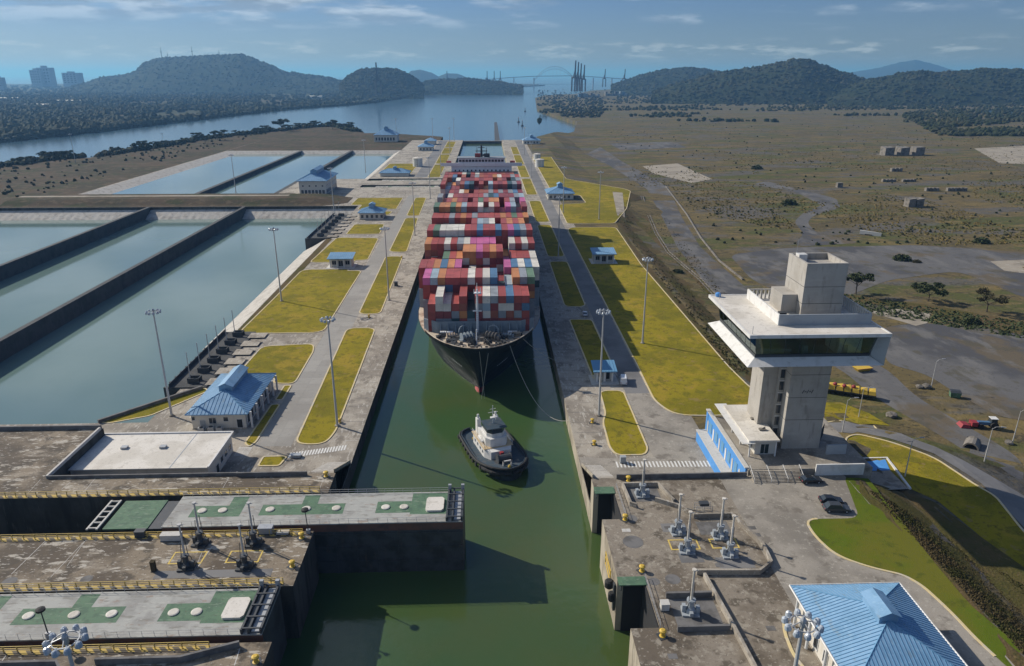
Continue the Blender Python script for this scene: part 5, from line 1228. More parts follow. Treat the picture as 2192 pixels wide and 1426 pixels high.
TOPC = {0:'RWWRRTRWGRBRR', 1:'PLORRRWRWBTLOGN', 2:'RROBOPRWRMTMPBWBW', 3:'LRRNROOOPRORPRRRW', 4:'ORRWRGWPPPPMOWRWR', 5:'RNWWWWRRBRRBRPBGR', 6:'RRMMRRMRLGWMROROM', 7:'RRRGRORGRRRRORNRO', 8:'NOONOLRRWGWRRPLRM', 9:'WRRORMGRNROORRGNP'}
BASE_Z = 11.06
grid = {}
W_ = 'RRRRRRRRMMMMMMSSSOWWGGGBLT'
for b_ in range(16):
    n = ROWS[b_]
    for r_ in range(n):
        if b_ in HT: t_ = HT[b_][r_]
        else:
            t_ = 9 if (r_ % 6 or b_ % 3) else 8
            if random.random() < .16: t_ -= 1
            if b_ in (9,11) and r_ in (0,1): t_ -= 2
            if b_ >= 12: t_ = 10 if random.random() < .8 else 9
            if b_ == 15: t_ = 10
        for k in range(t_):
            c_ = random.choice(W_)
            if k == t_-1 and b_ in TOPC: c_ = TOPC[b_][r_]
            grid[b_,r_,k] = c_
ORD = ['first','second','third','fourth','fifth','sixth','seventh','eighth','ninth','tenth','eleventh','twelfth','thirteenth','fourteenth','fifteenth','sixteenth','seventeenth']
tops = {}
for (b_,r_,k) in grid: tops[b_,r_] = max(tops.get((b_,r_),0),k+1)
vis = []; 
for (b_,r_,k), c_ in grid.items():
    n = ROWS[b_]; off_ = (ROWS[b_]-ROWS[b_-1])/2 if b_ else 0
    fr = tops.get((b_-1, int(r_-off_)), 0) if b_ else 0
    top = k == tops[b_,r_]-1; front = k >= fr-1 and not (b_ == 0 and k < 1); side = r_ in (0,n-1) or k >= min(tops.get((b_,r_-1),99),tops.get((b_,r_+1),99))
    if top or front or side:
        Y_ = 213.4+13.1*b_; dist = Y_
        vis.append(((top*2.2+front*1.0+side*.3)/dist**1.1, b_, r_, k, c_))
vis.sort(reverse=True)
named, rest = vis[:300], vis[300:]
def cpos(b_, r_, k):
    return (CX+(r_-(ROWS[b_]-1)/2)*PITCH+random.uniform(-.03,.03), 213.4+13.1*b_+random.uniform(-.12,.12), BASE_Z+.0+k*(CH+.02))
for w_, b_, r_, k, c_ in named:
    o = bpy.data.objects.new('shipping_container', CM[c_]); COL.objects.link(o); o.location = cpos(b_,r_,k)
    dn = tops[b_,r_]-1-k
    where = 'top of its stack' if dn == 0 else ('one below the top' if dn == 1 else '%s below the top' % ['','','two','three','four','five','six','seven','eight'][dn])
    bn = 'foremost bay' if b_ == 0 else '%s bay from the bow' % ORD[b_]
    tag(o, '%s container, %s from left, %s, %s' % (PAL[c_][0], ORD[r_], bn, where), 'container', 'containers stacked on the ship')
V0 = {}; 
for w_, b_, r_, k, c_ in rest: V0.setdefault(c_, []).append(cpos(b_,r_,k))
for c_, ps in V0.items():
    me0 = CM[c_]; vv = np.array([v.co[:] for v in me0.vertices]); ff = [tuple(p.vertices) for p in me0.polygons]; mb = MB()
    for p in ps:
        k0 = len(mb.v); mb.v += [tuple(q) for q in (vv+np.array(p))]; mb.f += [tuple(k0+i for i in f) for f in ff]
    o = mb.build('far_containers','box_'+c_); o['kind'] = 'stuff'; o['label'] = '%s containers in the rear bays of the ship' % PAL[c_][0]
# dark lashing bridges between the bays, hatch coamings below
for b_ in range(1,16):
    n = ROWS[b_]; y = 213.4+13.1*b_-.45; x0,x1 = CX-n/2*PITCH, CX+n/2*PITCH; zt_ = BASE_Z+2.4*3
    m = MB().box(x0,x1,y-.2,y+.2,ZD,zt_)
    m.build('lashing_bridge','ship_grey',ship,world=True)
MB().box(CX-HB+2.2,CX+HB-2.2,BOW+46,YB-2,ZD-.04,ZD+.02).build('hatch_coaming','ship_grey',ship,world=True)
# mooring lines to the tug and the quay
def line(pts, label, sag, r=.07):
    m = MB(); a, b = Vector(pts[0]), Vector(pts[1]); n = 18
    q = [a.lerp(b,k/n)-Vector((0,0,sag*4*(k/n)*(1-k/n))) for k in range(n+1)]
    m.path(q,r,4); tag(m.build('mooring_line','rope',world=True),label,'rope','mooring lines at the bow')
p0 = hull_pt(4.5,ZD+.2,1)
line([(p0.x,p0.y-.4,ZD+.6),(28.6,173.,.6)],'long slack mooring line from the bow to the right quay',8.5)
line([(CX+.3,BOW-.4,ZD+.4),(CX+1.6,BOW+1.2,ZW+.3)],'short line hanging from the stem, left one',0.)
line([(CX+3.,BOW+.6,ZD+.4),(CX+.6,BOW+1.,ZW+.3)],'short line hanging from the stem, crossing one',0.)
line([(hull_pt(10,ZD,1).x,hull_pt(10,ZD,1).y,ZD+.6),(28.6,214.,.5)],'short mooring line at the right bow shoulder',1.)

# ------------------------------------------------------------------ tug
mat('tug_hull', (.010,.018,.028), .5, [(.8,(.03,.045,.06),.45,.65)]); mat('tug_deck', (.022,.045,.065), .7, [(.8,(.05,.06,.07),.48,.62)]); mat('tug_buff', (.50,.38,.22), .7)
st_, bo_ = G(1024,908,ZW+2.4), G(1096,1011,ZW+2.4)
hd = math.atan2(bo_.y-st_.y, bo_.x-st_.x); LT = (bo_-st_).length
tug = thing('tugboat','dark blue tugboat with white wheelhouse in front of the ship bow','boat',((st_.x+bo_.x)/2,(st_.y+bo_.y)/2,ZW),hd)
HL = LT/2
def tw(x, lvl):       # half breadth
    t = x/HL
    if t > .2: b_ = 6.3*(max(0.,1-((t-.2)/.8)**2.4))**.5
    elif t < -.75: b_ = 6.1*(max(0.,1-((-t-.75)/.27)**2.2))**.5
    else: b_ = 6.3-.2*abs(t)
    return b_*(.80+.20*lvl)
def tz(x): return 1.7+1.7*smooth01((x/HL+.1)/1.1)
XS = [-HL,-HL*.985,-HL*.95,-HL*.88,-HL*.75,-HL*.5,-HL*.2,HL*.1,HL*.35,HL*.55,HL*.72,HL*.85,HL*.94,HL*.985,HL]
th_ = MB()
for s in (-1,1):
    for x0,x1 in zip(XS[:-1],XS[1:]):
        for l0,l1 in ((-.3,.2),(.2,.6),(.6,1.)):
            q = [(x0,s*tw(x0,l0),tz(x0)*l0),(x1,s*tw(x1,l0),tz(x1)*l0),(x1,s*tw(x1,l1),tz(x1)*l1),(x0,s*tw(x0,l1),tz(x0)*l1)]
            th_.face(q[::-1] if s > 0 else q)
th = th_.build('hull','tug_hull',tug,smooth=True)
dk = MB()
for x0,x1 in zip(XS[:-1],XS[1:]): dk.face([(x0,-tw(x0,.95),tz(x0)-.55),(x1,-tw(x1,.95),tz(x1)-.55),(x1,tw(x1,.95),tz(x1)-.55),(x0,tw(x0,.95),tz(x0)-.55)])
dk.build('deck','tug_deck',tug)
fd = MB()
for s in (-1,1): fd.path([(x,s*(tw(x,1)+.12),tz(x)-.1) for x in XS],.32,7)
fd.build('rim_fender','rubber',tug)
bf = MB()
for s in (-1,1): bf.path([(x,s*(tw(x,.8)+.35),tz(x)*.62) for x in XS[9:]],.5,8)
bf.build('bow_fender','rubber',tug)
br_ = MB()
for s in (-1,1): br_.path([(x,s*(tw(x,1)-.35),tz(x)+.12) for x in XS],.10,5)
br_.build('bulwark_cap','tug_deck',tug)
z1 = 1.3
def tp(name, m, *bx):
    q = MB()
    for b_ in bx: q.box(*b_)
    return q.build(name,m,tug)
hs = MB().prism([(-6.5,-3.6),(3.,-3.6),(5.4,-2.6),(5.4,2.6),(3.,3.6),(-6.5,3.6)],z1-.3,z1+2.7); hs.build('deckhouse','white_paint',tug)
tp('boat_deck','tug_buff',(-6.9,3.6,-3.9,3.9,z1+2.7,z1+2.85))
up_ = MB().prism([(-4.6,-2.9),(1.8,-2.9),(3.2,-2.,),(3.2,2.),(1.8,2.9),(-4.6,2.9)],z1+2.85,z1+5.1).build('upper_house','white_paint',tug)
wh = MB(); WHP = [(-2.6,-2.4),(1.2,-2.4),(2.5,-1.4),(2.5,1.4),(1.2,2.4),(-2.6,2.4)]
wh.prism(WHP,z1+5.1,z1+6.1); wh.prism([(x*.96,y*.96) for x,y in WHP],z1+7.3,z1+7.5); who = wh.build('wheelhouse','white_paint',tug)
MB().prism([(x*.97,y*.97) for x,y in WHP],z1+6.1,z1+7.3).build('wheelhouse_window','window_glass',who)
tp('roof','tug_deck',(-2.9,2.7,-2.6,2.6,z1+7.5,z1+7.65))
for s in (-1,1):
    q = MB().hexa([(-6.2,s*2.4-.6,z1+2.85),(-4.4,s*2.4-.6,z1+2.85),(-4.4,s*2.4+.6,z1+2.85),(-6.2,s*2.4+.6,z1+2.85)],[(-6.4,s*2.4-.5,z1+7.),(-5.,s*2.4-.5,z1+7.),(-5.,s*2.4+.5,z1+7.),(-6.4,s*2.4+.5,z1+7.)]); q.tube((-5.7,s*2.4,z1+7),(-5.9,s*2.4,z1+8.),.3,.3,8); q.build('funnel','white_paint',tug)
    for k in range(4): MB().box(-5.+k*2.1,-4.2+k*2.1,s*3.6+(.0 if s > 0 else -.05),s*3.6+(.05 if s > 0 else 0.),z1+1.,z1+1.7).build('porthole','window_glass',tug)
m = MB().tube((-.6,0,z1+7.6),(-.8,0,z1+12.4),.18,.1,6).tube((-.7,-1.3,z1+10.6),(-.7,1.3,z1+10.6),.06,.06,4).tube((-.7,-.8,z1+11.5),(-.7,.8,z1+11.5),.05,.05,4).box(-.4,.4,-.9,.9,z1+9.4,z1+9.6).tube((-2.,1.2,z1+7.6),(-2.,1.2,z1+9.6),.08,.05,5); m.build('mast','white_paint',tug)
w = MB().tube((7.6,-1.6,z1+1.9),(7.6,1.6,z1+1.9),.95,.95,12).tube((7.6,-1.8,z1+1.9),(7.6,-1.6,z1+1.9),1.3,1.3,12).tube((7.6,1.6,z1+1.9),(7.6,1.8,z1+1.9),1.3,1.3,12).box(6.6,8.6,-2.3,2.3,z1+.2,z1+1.1); w.build('towing_winch','dark_steel',tug)
MB().box(5.7,6.5,-.5,.4,z1+1.9,z1+2.8).build('winch_motor','red_paint',tug); tp('staple','mast_paint',(10.,10.4,-1.2,-.9,z1+.6,z1+2.6),(10.,10.4,.9,1.2,z1+.6,z1+2.6),(10.,10.4,-1.2,1.2,z1+2.3,z1+2.6))
MB().lathe([(.35,0),(.4,.5),(.2,.9)],10,(11.6,0,z1+1.2)).build('bow_bitt','yellow_paint',tug)
for x,y,s in ((-8.4,2.,.8),(-9.6,-1.6,.6),(-10.6,1.,.5),(-8.,-3.2,.5)): MB().lathe([(s*.6,0),(s*.6,s*.7),(s*.35,s*1.1)],8,(x,y,z1-.2)).build('capstan',random.choice(('yellow_paint','dark_steel','red_paint')),tug)
bt = MB().lathe([(.05,-1.9),(.55,-1.5),(.65,.0),(.5,1.6),(.05,1.9)],8); bt.v = [(-1.+z,y*.8-3.2,z1+3.5+x*.5) for x,y,z in bt.v]; bt.build('rescue_boat','white_paint',tug,smooth=True)
lr = MB()
for x,y in ((3.4,-3.7),(.4,-3.8),(-2.6,-3.8),(-5.6,-3.8),(3.4,3.7),(.4,3.8),(-2.6,3.8),(-5.6,3.8)): lr.tube((x,y,z1+2.85),(x,y,z1+3.9),.05,.05,4)
for s in (-1,1): lr.tube((-6.6,s*3.8,z1+3.9),(3.5,s*3.8,z1+3.9),.04,.04,4).tube((-6.6,s*3.8,z1+3.4),(3.5,s*3.8,z1+3.4),.04,.04,4)
lr.build('handrail','white_paint',tug)
for k in range(9):
    x = -HL*.8+k*HL*.17
    for s in (-1,1):
        q = MB().lathe([(.25,-.18),(.55,-.18),(.6,0),(.55,.18),(.25,.18)],10); q.v = [(x+a,s*(tw(x,.9)+.5)+c_*s,tz(x)*.62+b_) for a,b_,c_ in q.v]; q.build('tyre','rubber',tug)

# ------------------------------------------------------------------ vehicles
def make_car(label, cat, m, loc, rz, L=4.5, W=1.85, H=1.5, van=False, name='parked_car'):
    t = thing(name,label,cat,loc,rz)
    hw = W/2
    prof = [(-L/2,.35),(-L/2,.85),(-L/2+.15,.98),(L/2-1.2,.95),(L/2-.1,.78),(L/2,.6),(L/2,.35)] if not van else [(-L/2,.35),(-L/2,1.2),(-L/2+.1,1.3),(L/2-1.,1.15),(L/2-.1,.9),(L/2,.6),(L/2,.35)]
    b = MB(); k = len(prof)
    for s in (-1,1): b.face([(x,s*hw,z) for x,z in (prof if s < 0 else prof[::-1])])
    for i in range(k): (x0,z0),(x1,z1_) = prof[i],prof[(i+1)%k]; b.face([(x0,-hw,z0),(x0,hw,z0),(x1,hw,z1_),(x1,-hw,z1_)])
    b.build('body',m,t)
    if van: a0,a1,b0,b1,zb,zt_ = -L/2+.1,L/2-1.1,-L/2+.15,L/2-1.7,1.28,H
    else: a0,a1,b0,b1,zb,zt_ = -L/2+.35,L/2-1.25,-L/2+.95,L/2-2.1,.96,H
    MB().hexa([(a0,-hw+.06,zb),(a1,-hw+.06,zb),(a1,hw-.06,zb),(a0,hw-.06,zb)],[(b0,-hw+.2,zt_-.06),(b1,-hw+.2,zt_-.06),(b1,hw-.2,zt_-.06),(b0,hw-.2,zt_-.06)]).build('window_band','window_glass' if not van else m,t)
    MB().hexa([(b0-.05,-hw+.18,zt_-.06),(b1+.05,-hw+.18,zt_-.06),(b1+.05,hw-.18,zt_-.06),(b0-.05,hw-.18,zt_-.06)],[(b0+.05,-hw+.26,zt_),(b1-.1,-hw+.26,zt_),(b1-.1,hw-.26,zt_),(b0+.05,hw-.26,zt_)]).build('roof',m,t)
    if van: MB().hexa([(a1-.02,-hw+.1,zb+.02),(a1+.04,-hw+.1,zb+.02),(a1+.04,hw-.1,zb+.02),(a1-.02,hw-.1,zb+.02)],[(b1-.02,-hw+.22,zt_-.15),(b1+.06,-hw+.22,zt_-.15),(b1+.06,hw-.22,zt_-.15),(b1-.02,hw-.22,zt_-.15)]).build('windscreen','window_glass',t)
    for x in (-L/2+.85,L/2-.9):
        for s in (-1,1):
            w_ = MB().tube((x,s*(hw-.22),.34),(x,s*(hw+.02),.34),.34,.34,12); wo = w_.build('wheel','rubber',t); MB().tube((x,s*(hw+.02),.34),(x,s*(hw+.03),.34),.19,.19,8).build('rim','galvanised',wo)
    for s in (-1,1):
        MB().box(L/2-.06,L/2+.02,s*(hw-.32)-.2,s*(hw-.32)+.2,.58,.74).build('headlight','lamp_glass',t); MB().box(-L/2-.02,-L/2+.05,s*(hw-.25)-.14,s*(hw-.25)+.14,.7,.9).build('tail_light','red_paint',t)
    return t
def at(px,py,z): p = G(px,py,z); return (p.x,p.y,z)
make_car('black car parked alone in front of the white plaza wall','car','car_black',at(1735,1032,ZB+.02),.05)
make_car('black car parked on the bay, rear one of the pair','car','car_black',at(1778,1076,ZB+.02),-.1)
make_car('dark grey pickup parked on the bay, front one of the pair','car','car_grey',at(1790,1093,ZB+.02),-.1,5.1,1.9,1.7)
make_car('white car on the shaded right road beside the ship','car','car_white',at(1252,674,.02),1.5)
make_car('white van parked beside the blue roofed guard booth','van','car_white',at(1334,818,.02),1.45,5.2,2.,2.3,True,'parked_van')
# yellow carrier with red bundles behind the tower
def carrier():
    a, b = GT(1768,838), GT(1858,852); rz = math.atan2(b.y-a.y,b.x-a.x); L = (b-a).length+4
    t = thing('yellow_trailer','long trailer with yellow load and red bundles parked behind the tower','trailer',((a.x+b.x)/2,(a.y+b.y)/2,zt((a.x+b.x)/2,(a.y+b.y)/2)+.1),rz)
    MB().box(-L/2,L/2,-1.6,1.6,1.1,1.5).build('chassis','dark_steel',t)
    y = MB()
    for k in range(7): y.hexa([(-L/2+k*L/7+.1,-1.6,1.5),(-L/2+(k+1)*L/7-.1,-1.6,1.5),(-L/2+(k+1)*L/7-.1,1.6,1.5),(-L/2+k*L/7+.1,1.6,1.5)],[(-L/2+k*L/7+.3,-1.2,2.6+.3*(k%2)),(-L/2+(k+1)*L/7-.3,-1.2,2.6),(-L/2+(k+1)*L/7-.3,1.2,2.9),(-L/2+k*L/7+.3,1.2,2.6)])
    y.build('load','yellow_paint',t)
    for k in range(4): MB().lathe([(.1,0),(.6,.15),(.65,.6),(.3,.95)],8,(-L/2+1.6+k*2.6,-.9+.5*(k%2),2.6)).build('bundle','red_paint',t)
    for k in range(6):
        for s in (-1,1): MB().tube((-L/2+1.2+k*(L-2.4)/5,s*1.25,.5),(-L/2+1.2+k*(L-2.4)/5,s*1.6,.5),.5,.5,10).build('wheel','rubber',t)
carrier()
p = GT(1845,793); t = thing('skip','small yellow skip with red edge beside the gravel road','skip',(p.x,p.y,p.z),.2)
MB().hexa([(-2.,-.9,0),(2.,-.9,0),(2.,.9,0),(-2.,.9,0)],[(-2.9,-1.5,1.2),(2.9,-1.5,1.2),(2.9,1.5,1.2),(-2.9,1.5,1.2)]).build('body','yellow_paint',t); MB().box(-2.9,2.9,-1.6,-1.5,1.0,1.2).build('rim','red_paint',t)
p = GT(2043,850); t = thing('waste_bin','teal waste container on the gravel right of the tower','bin',(p.x,p.y,p.z),-.3)
MB().hexa([(-1.3,-.8,.1),(1.3,-.8,.1),(1.3,.8,.1),(-1.3,.8,.1)],[(-1.5,-1.,1.7),(1.5,-1.,1.7),(1.5,1.,1.7),(-1.5,1.,1.7)]).build('body','gate_green',t); MB().hexa([(-1.5,-1.,1.7),(1.5,-1.,1.7),(1.5,1.,1.7),(-1.5,1.,1.7)],[(-1.4,-.2,2.1),(1.4,-.2,2.1),(1.4,.9,2.2),(-1.4,.9,2.2)]).build('lid','dark_steel',t)
p = GT(2110,915); t = thing('tractor','blue tractor with red front implement at the right edge','tractor',(p.x,p.y,p.z),math.pi-.15)
MB().box(-1.,2.4,-.5,.5,.9,1.8).build('bonnet','box_B',t); MB().hexa([(-2.4,-.9,1.2),(-.6,-.9,1.2),(-.6,.9,1.2),(-2.4,.9,1.2)],[(-2.2,-.8,2.9),(-.8,-.8,2.9),(-.8,.8,2.9),(-2.2,.8,2.9)]).build('cab','window_glass',t); MB().box(-2.4,-.6,-.95,.95,2.9,3.05).build('roof','white_paint',t)
for x,r_ in ((-1.6,1.05),(1.8,.7)):
    for s in (-1,1): MB().tube((x,s*.75,r_),(x,s*1.3,r_),r_,r_,14).build('wheel','rubber',t)
MB().box(2.6,4.2,-1.,1.,.5,1.7).build('implement_frame','red_paint',t); MB().hexa([(4.6,-1.5,.1),(7.2,-1.5,.1),(7.2,1.5,.1),(4.6,1.5,.1)],[(4.8,-1.2,.9),(6.6,-1.2,1.1),(6.6,1.2,1.1),(4.8,1.2,.9)]).build('mower','red_paint',t); MB().tube((4.,0,1.),(5.,0,.8),.12,.12,5).build('drawbar','dark_steel',t)
# ------------------------------------------------------------------ plants
def rand_unit():
    v = np.random.normal(size=3); return Vector(v/np.linalg.norm(v))
def make_tree(seed, h, spread, m, leaves=900, sparse=False, ls=.55):
    random.seed(seed); np.random.seed(seed)
    t = thing('tree','x','tree'); tr = MB(); tips = []
    top = Vector((random.uniform(-.4,.4),random.uniform(-.4,.4),h*.45)); tr.tube((0,0,-.3),top,.035*h,.022*h,7)
    for k in range(7):
        a = 2*math.pi*k/7+random.uniform(-.4,.4); b = top.lerp(Vector((0,0,h*.25)),random.random()*.5)
        e = Vector((math.cos(a)*spread*random.uniform(.45,.8),math.sin(a)*spread*random.uniform(.45,.8),h*random.uniform(.6,.92))); tr.tube(b,e,.014*h,.006*h,5); tips.append(e)
        for j in range(2):
            e2 = e+Vector((random.uniform(-1,1)*spread*.3,random.uniform(-1,1)*spread*.3,random.uniform(-.06,.12)*h)); tr.tube(b.lerp(e,.6),e2,.008*h,.004*h,4); tips.append(e2)
    tr.build('trunk','bark',t)
    cr = MB(); tips.append(Vector((0,0,h*.9)))
    cl = [(p, random.uniform(.16,.34)*spread*(1. if not sparse else .8)) for p in tips]
    for i in range(leaves):
        c_, r_ = random.choice(cl); u = rand_unit()*r_*random.random()**.4; u.z *= .55; p = c_+u
        a = rand_unit(); b = a.orthogonal().normalized(); s = ls*random.uniform(.6,1.3); q = a.cross(b)
        cr.face([p-b*s,p+q*s*.5,p+b*s,p-q*s*.5])
    cr.build('crown',m,t); return t
TA = make_tree(3,8.5,7.,'dry_leaf',1500,True,.42); TB = make_tree(5,10.,6.,'leaf',1700); TC_ = make_tree(8,7.,7.5,'leaf',1500); uA,uB,uC = [False],[False],[False]
for px,py,T_,u_,lab in ((2112,668,TA,uA,'dark sparse tree with flat crown at the right edge'),(1986,645,TC_,uC,'small open tree on the green verge'),(1832,630,TB,uB,'leafy tree half hidden behind the tower head')):
    v = GT(px,py); put(T_,u_,(v.x,v.y,v.z),random.random()*6,lab,'scattered trees on the plain')
# shrubs and trees along the left shore
def inland(a, d):
    j = min(int(a),len(SHL)-2); p, r = SHL[j], SHL[j+1]; n_ = (r-p).normalized(); return p.lerp(r,a-j)+Vector((n_.y,-n_.x))*d
random.seed(21); k = 0
names = ['slender','round','bushy','leaning','ragged','wide','pale','dark','small']
for i in range(54):
    a = random.random()*(len(SHL)-3)+1.; q = inland(a, random.uniform(9,22))
    s = random.uniform(.55,1.25); T_ = random.choice((TB,TC_,TC_))
    c_ = copy_tree(T_,(q.x,q.y,zl2(q.x,q.y)-.3),random.random()*6,'green tree or bush in the hedge along the left shore','shore hedge trees'); c_.scale = (s*1.2,s*1.2,s)
for px,py,s,lab in ((604,284,2.0,'tallest round tree of the left shore hedge'),(466,305,1.35,'slim tree standing out of the left shore hedge'),(440,312,1.1,'short tree left of the slim one on the shore'),(712,281,1.6,'broad tree at the tip of the left shore')):
    v = G(px,py,-3.); c_ = copy_tree(TB,(v.x,v.y,zl2(v.x,v.y)-.3),random.random()*6,lab,'shore hedge trees'); c_.scale = (s,s,s)
def bush(px,py,s,label,m='dry_leaf'):
    v = GT(px,py); mb = MB()
    for i in range(420):
        u = rand_unit()*random.random()**.35; p = Vector((u.x*s*1.3,u.y*s,abs(u.z)*s*.8)); a = rand_unit(); b = a.orthogonal().normalized()*s*.16; q = a.cross(b)
        mb.face([p-b,p+q*.6,p+b,p-q*.6])
    t = thing('bush',label,'bush',(v.x,v.y,v.z)); mb.build('foliage',m,t); MB().tube((0,0,-.1),(.1,0,s*.5),.1,.05,5).build('stem','bark',t)
for px,py,s,lab,m in ((1930,557,4.,'lone dark bush on the grey gravel yard','leaf'),(1962,562,2.,'small dry bush right of the lone dark bush','dry_leaf'),(1690,438,5.,'green bush beside the winding trail','leaf'),(2100,520,4.,'dark bush at the dry grass edge on the right','leaf'),(1620,362,5.,'dark bush in the far field','leaf'),(2080,692,3.,'leafy bush below the dark tree','leaf'),(1450,585,2.6,'green bush on the slope below the lawn','leaf')): bush(px,py,s,lab,m)
# grass tufts on the plain and the slopes: uncountable
def tufts(n, rng, smin, smax, m, name, label):
    random.seed(n); np.random.seed(n); mb = MB(); c_ = 0; tries = 0
    while c_ < n and tries < n*20:
        tries += 1; p = rng()
        if p is None: continue
        s = random.uniform(smin,smax); z = zt(p[0],p[1]); c_ += 1; k0 = len(mb.v); nn = 5; ph = random.random()*6
        for i in range(nn):
            a = ph+2*math.pi*i/nn; r_ = s*random.uniform(.6,1.2); mb.v.append((p[0]+r_*math.cos(a),p[1]+r_*math.sin(a),z-.1))
        mb.v += [(p[0]+random.uniform(-.4,.4)*s,p[1]+random.uniform(-.4,.4)*s,z+s*random.uniform(.4,.8)),(p[0]+random.uniform(-.5,.5)*s,p[1]+random.uniform(-.5,.5)*s,z+s*random.uniform(.3,.7))]
        for i in range(nn): mb.f.append((k0+i,k0+(i+1)%nn,k0+nn+(i%2)))
    o = mb.build(name,m); o['kind'] = 'stuff'; o['label'] = label; return o
BARE = [(1560,525,2192,700),(1870,690,2192,930),(1290,300,1470,330)]
def rng_plain():
    px = random.uniform(1290,2230); py = 205+random.random()**.8*430
    if any(a < px < c and b < py < d for a,b,c,d in BARE): return None
    e_ = 1345+max(0,(py-400))*.72+ (90 if py > 400 else 0)
    if py > 330 and px < e_: return None
    v = GT(px,py)
    if mnoise.noise((v.x*.006,v.y*.004,2.))+.55*mnoise.noise((v.x*.02,v.y*.014,7.)) < -.02: return None
    return (v.x,v.y)
tufts(6500, rng_plain, .5, 1.5, 'tuft', 'dry_grass_tufts', 'tussocks of dry yellow grass over the plain')
def rng_slope():
    px = random.uniform(1850,2192); py = random.uniform(1035,1400)
    top = 1040+max(0,px-1850)*1.06
    if not (top-max(0,(px-1850))*.42-4 < py < top): return None
    v = GT(px,py); return (v.x,v.y)
tufts(6000, rng_slope, .15, .45, 'weed', 'slope_weeds', 'rough weeds on the slope at lower right')
def rng_verge():
    px = random.uniform(1800,2220); py = 628+(px-1800)*.16+random.uniform(0,34)
    v = GT(px,py); return (v.x,v.y)
tufts(900, rng_verge, .6, 1.4, 'leaf', 'verge_weeds', 'green weeds along the verge right of the tower')
def rng_bank():
    px = random.uniform(1325,1600); py = random.uniform(460,800)
    if not (1325+(py-480)*.76 < px < 1345+(py-480)*.8+90): return None
    v = GT(px,py); return (v.x,v.y)
tufts(1500, rng_bank, .3, .8, 'weed', 'bank_weeds', 'weeds on the bank below the right lawn')
# ------------------------------------------------------------------ leftovers on the plain
def block_row(px,py,n,w,dd,h,gap,label,rz=0.):
    v = GT(px,py); t = thing('concrete_blocks',label,'ruin',(v.x,v.y,v.z),rz)
    for k in range(n):
        x = (k-(n-1)/2)*(w+gap); MB().hexa([(x-w/2,-dd/2,-.2),(x+w/2,-dd/2,-.2),(x+w/2,dd/2,-.2),(x-w/2,dd/2,-.2)],[(x-w/2,-dd/2,h*random.uniform(.85,1.1)),(x+w/2,-dd/2,h),(x+w/2,dd/2,h),(x-w/2,dd/2,h)]).build('block','rock',t)
    MB().box(-n*(w+gap)/2,n*(w+gap)/2,-dd/2-.3,dd/2+.3,-.3,.2).build('footing','rock',t)
random.seed(4)
block_row(1930,332,3,11.,13.,10.,8.,'row of three tall concrete ruins in the far field')
block_row(1955,442,2,5.,7.,6.4,1.2,'pair of grey concrete blocks in the middle of the field')
block_row(1918,367,3,3.,4.,3.4,1.,'small pale block group in front of the three ruins')
block_row(1902,389,4,2.4,3.,2.4,.9,'low broken block row, left of two alike'); block_row(1945,389,4,2.4,3.,2.4,.9,'low broken block row, right of two alike')
block_row(1994,409,4,2.2,3.,2.8,.7,'low block row right of the winding track, nearer'); block_row(2047,409,6,2.2,3.,2.8,.7,'long low block row right of the winding track')
block_row(1796,401,1,4.6,4.,4.,.5,'single pale block left in the field')
v = GT(1863,503); t = thing('fallen_slab','pale fallen concrete slab propped in the dry grass','slab',(v.x,v.y,v.z),-.55)
MB().hexa([(-6.,-2.,.4),(6.,-2.,-.2),(6.,2.,.0),(-6.,2.,.6)],[(-6.,-1.6,2.6),(6.,-1.6,2.0),(6.,2.2,1.4),(-6.,2.2,2.2)]).build('slab','light_patch',t); MB().box(-3,1,-2.6,-1.8,-.2,.8).build('prop','rock',t)
def rock(px,py,s,label):
    v = GT(px,py); bm = bmesh.new(); bmesh.ops.create_icosphere(bm,subdivisions=2,radius=s)
    for q in bm.verts: q.co *= 1+.3*mnoise.noise(q.co*1.3/s+Vector((px,py,0))); q.co.z *= .6
    me = bpy.data.meshes.new('boulder'); bm.to_mesh(me); bm.free(); me.materials.append(M['rock']); o = bpy.data.objects.new('boulder',me); COL.objects.link(o); o.location = (v.x,v.y,v.z+s*.3); tag(o,label,'rock')
rock(1982,830,1.5,'boulder at the foot of the leaning lamp'); rock(1968,830,1.2,'smaller boulder left of the lamp boulder'); rock(1908,892,1.6,'boulder at the gravel road bend'); rock(2160,950,1.1,'small stone pile near the right edge lamp')
v = GT(2080,955); t = thing('culvert','concrete culvert mouth beside the lower road','culvert',(v.x,v.y,v.z),-.7); q = MB()
for k in range(8):
    a0,a1 = math.pi*k/8,math.pi*(k+1)/8
    q.hexa([(1.5*math.cos(a0),-2.4,1.5*math.sin(a0)),(1.5*math.cos(a1),-2.4,1.5*math.sin(a1)),(1.5*math.cos(a1),2.4,1.5*math.sin(a1)),(1.5*math.cos(a0),2.4,1.5*math.sin(a0))],[(1.9*math.cos(a0),-2.4,1.9*math.sin(a0)),(1.9*math.cos(a1),-2.4,1.9*math.sin(a1)),(1.9*math.cos(a1),2.4,1.9*math.sin(a1)),(1.9*math.cos(a0),2.4,1.9*math.sin(a0))])
q.build('barrel','rock',t); MB().box(-1.5,1.5,2.2,2.4,-.2,1.4).build('shadow_wall','dark_room',t)
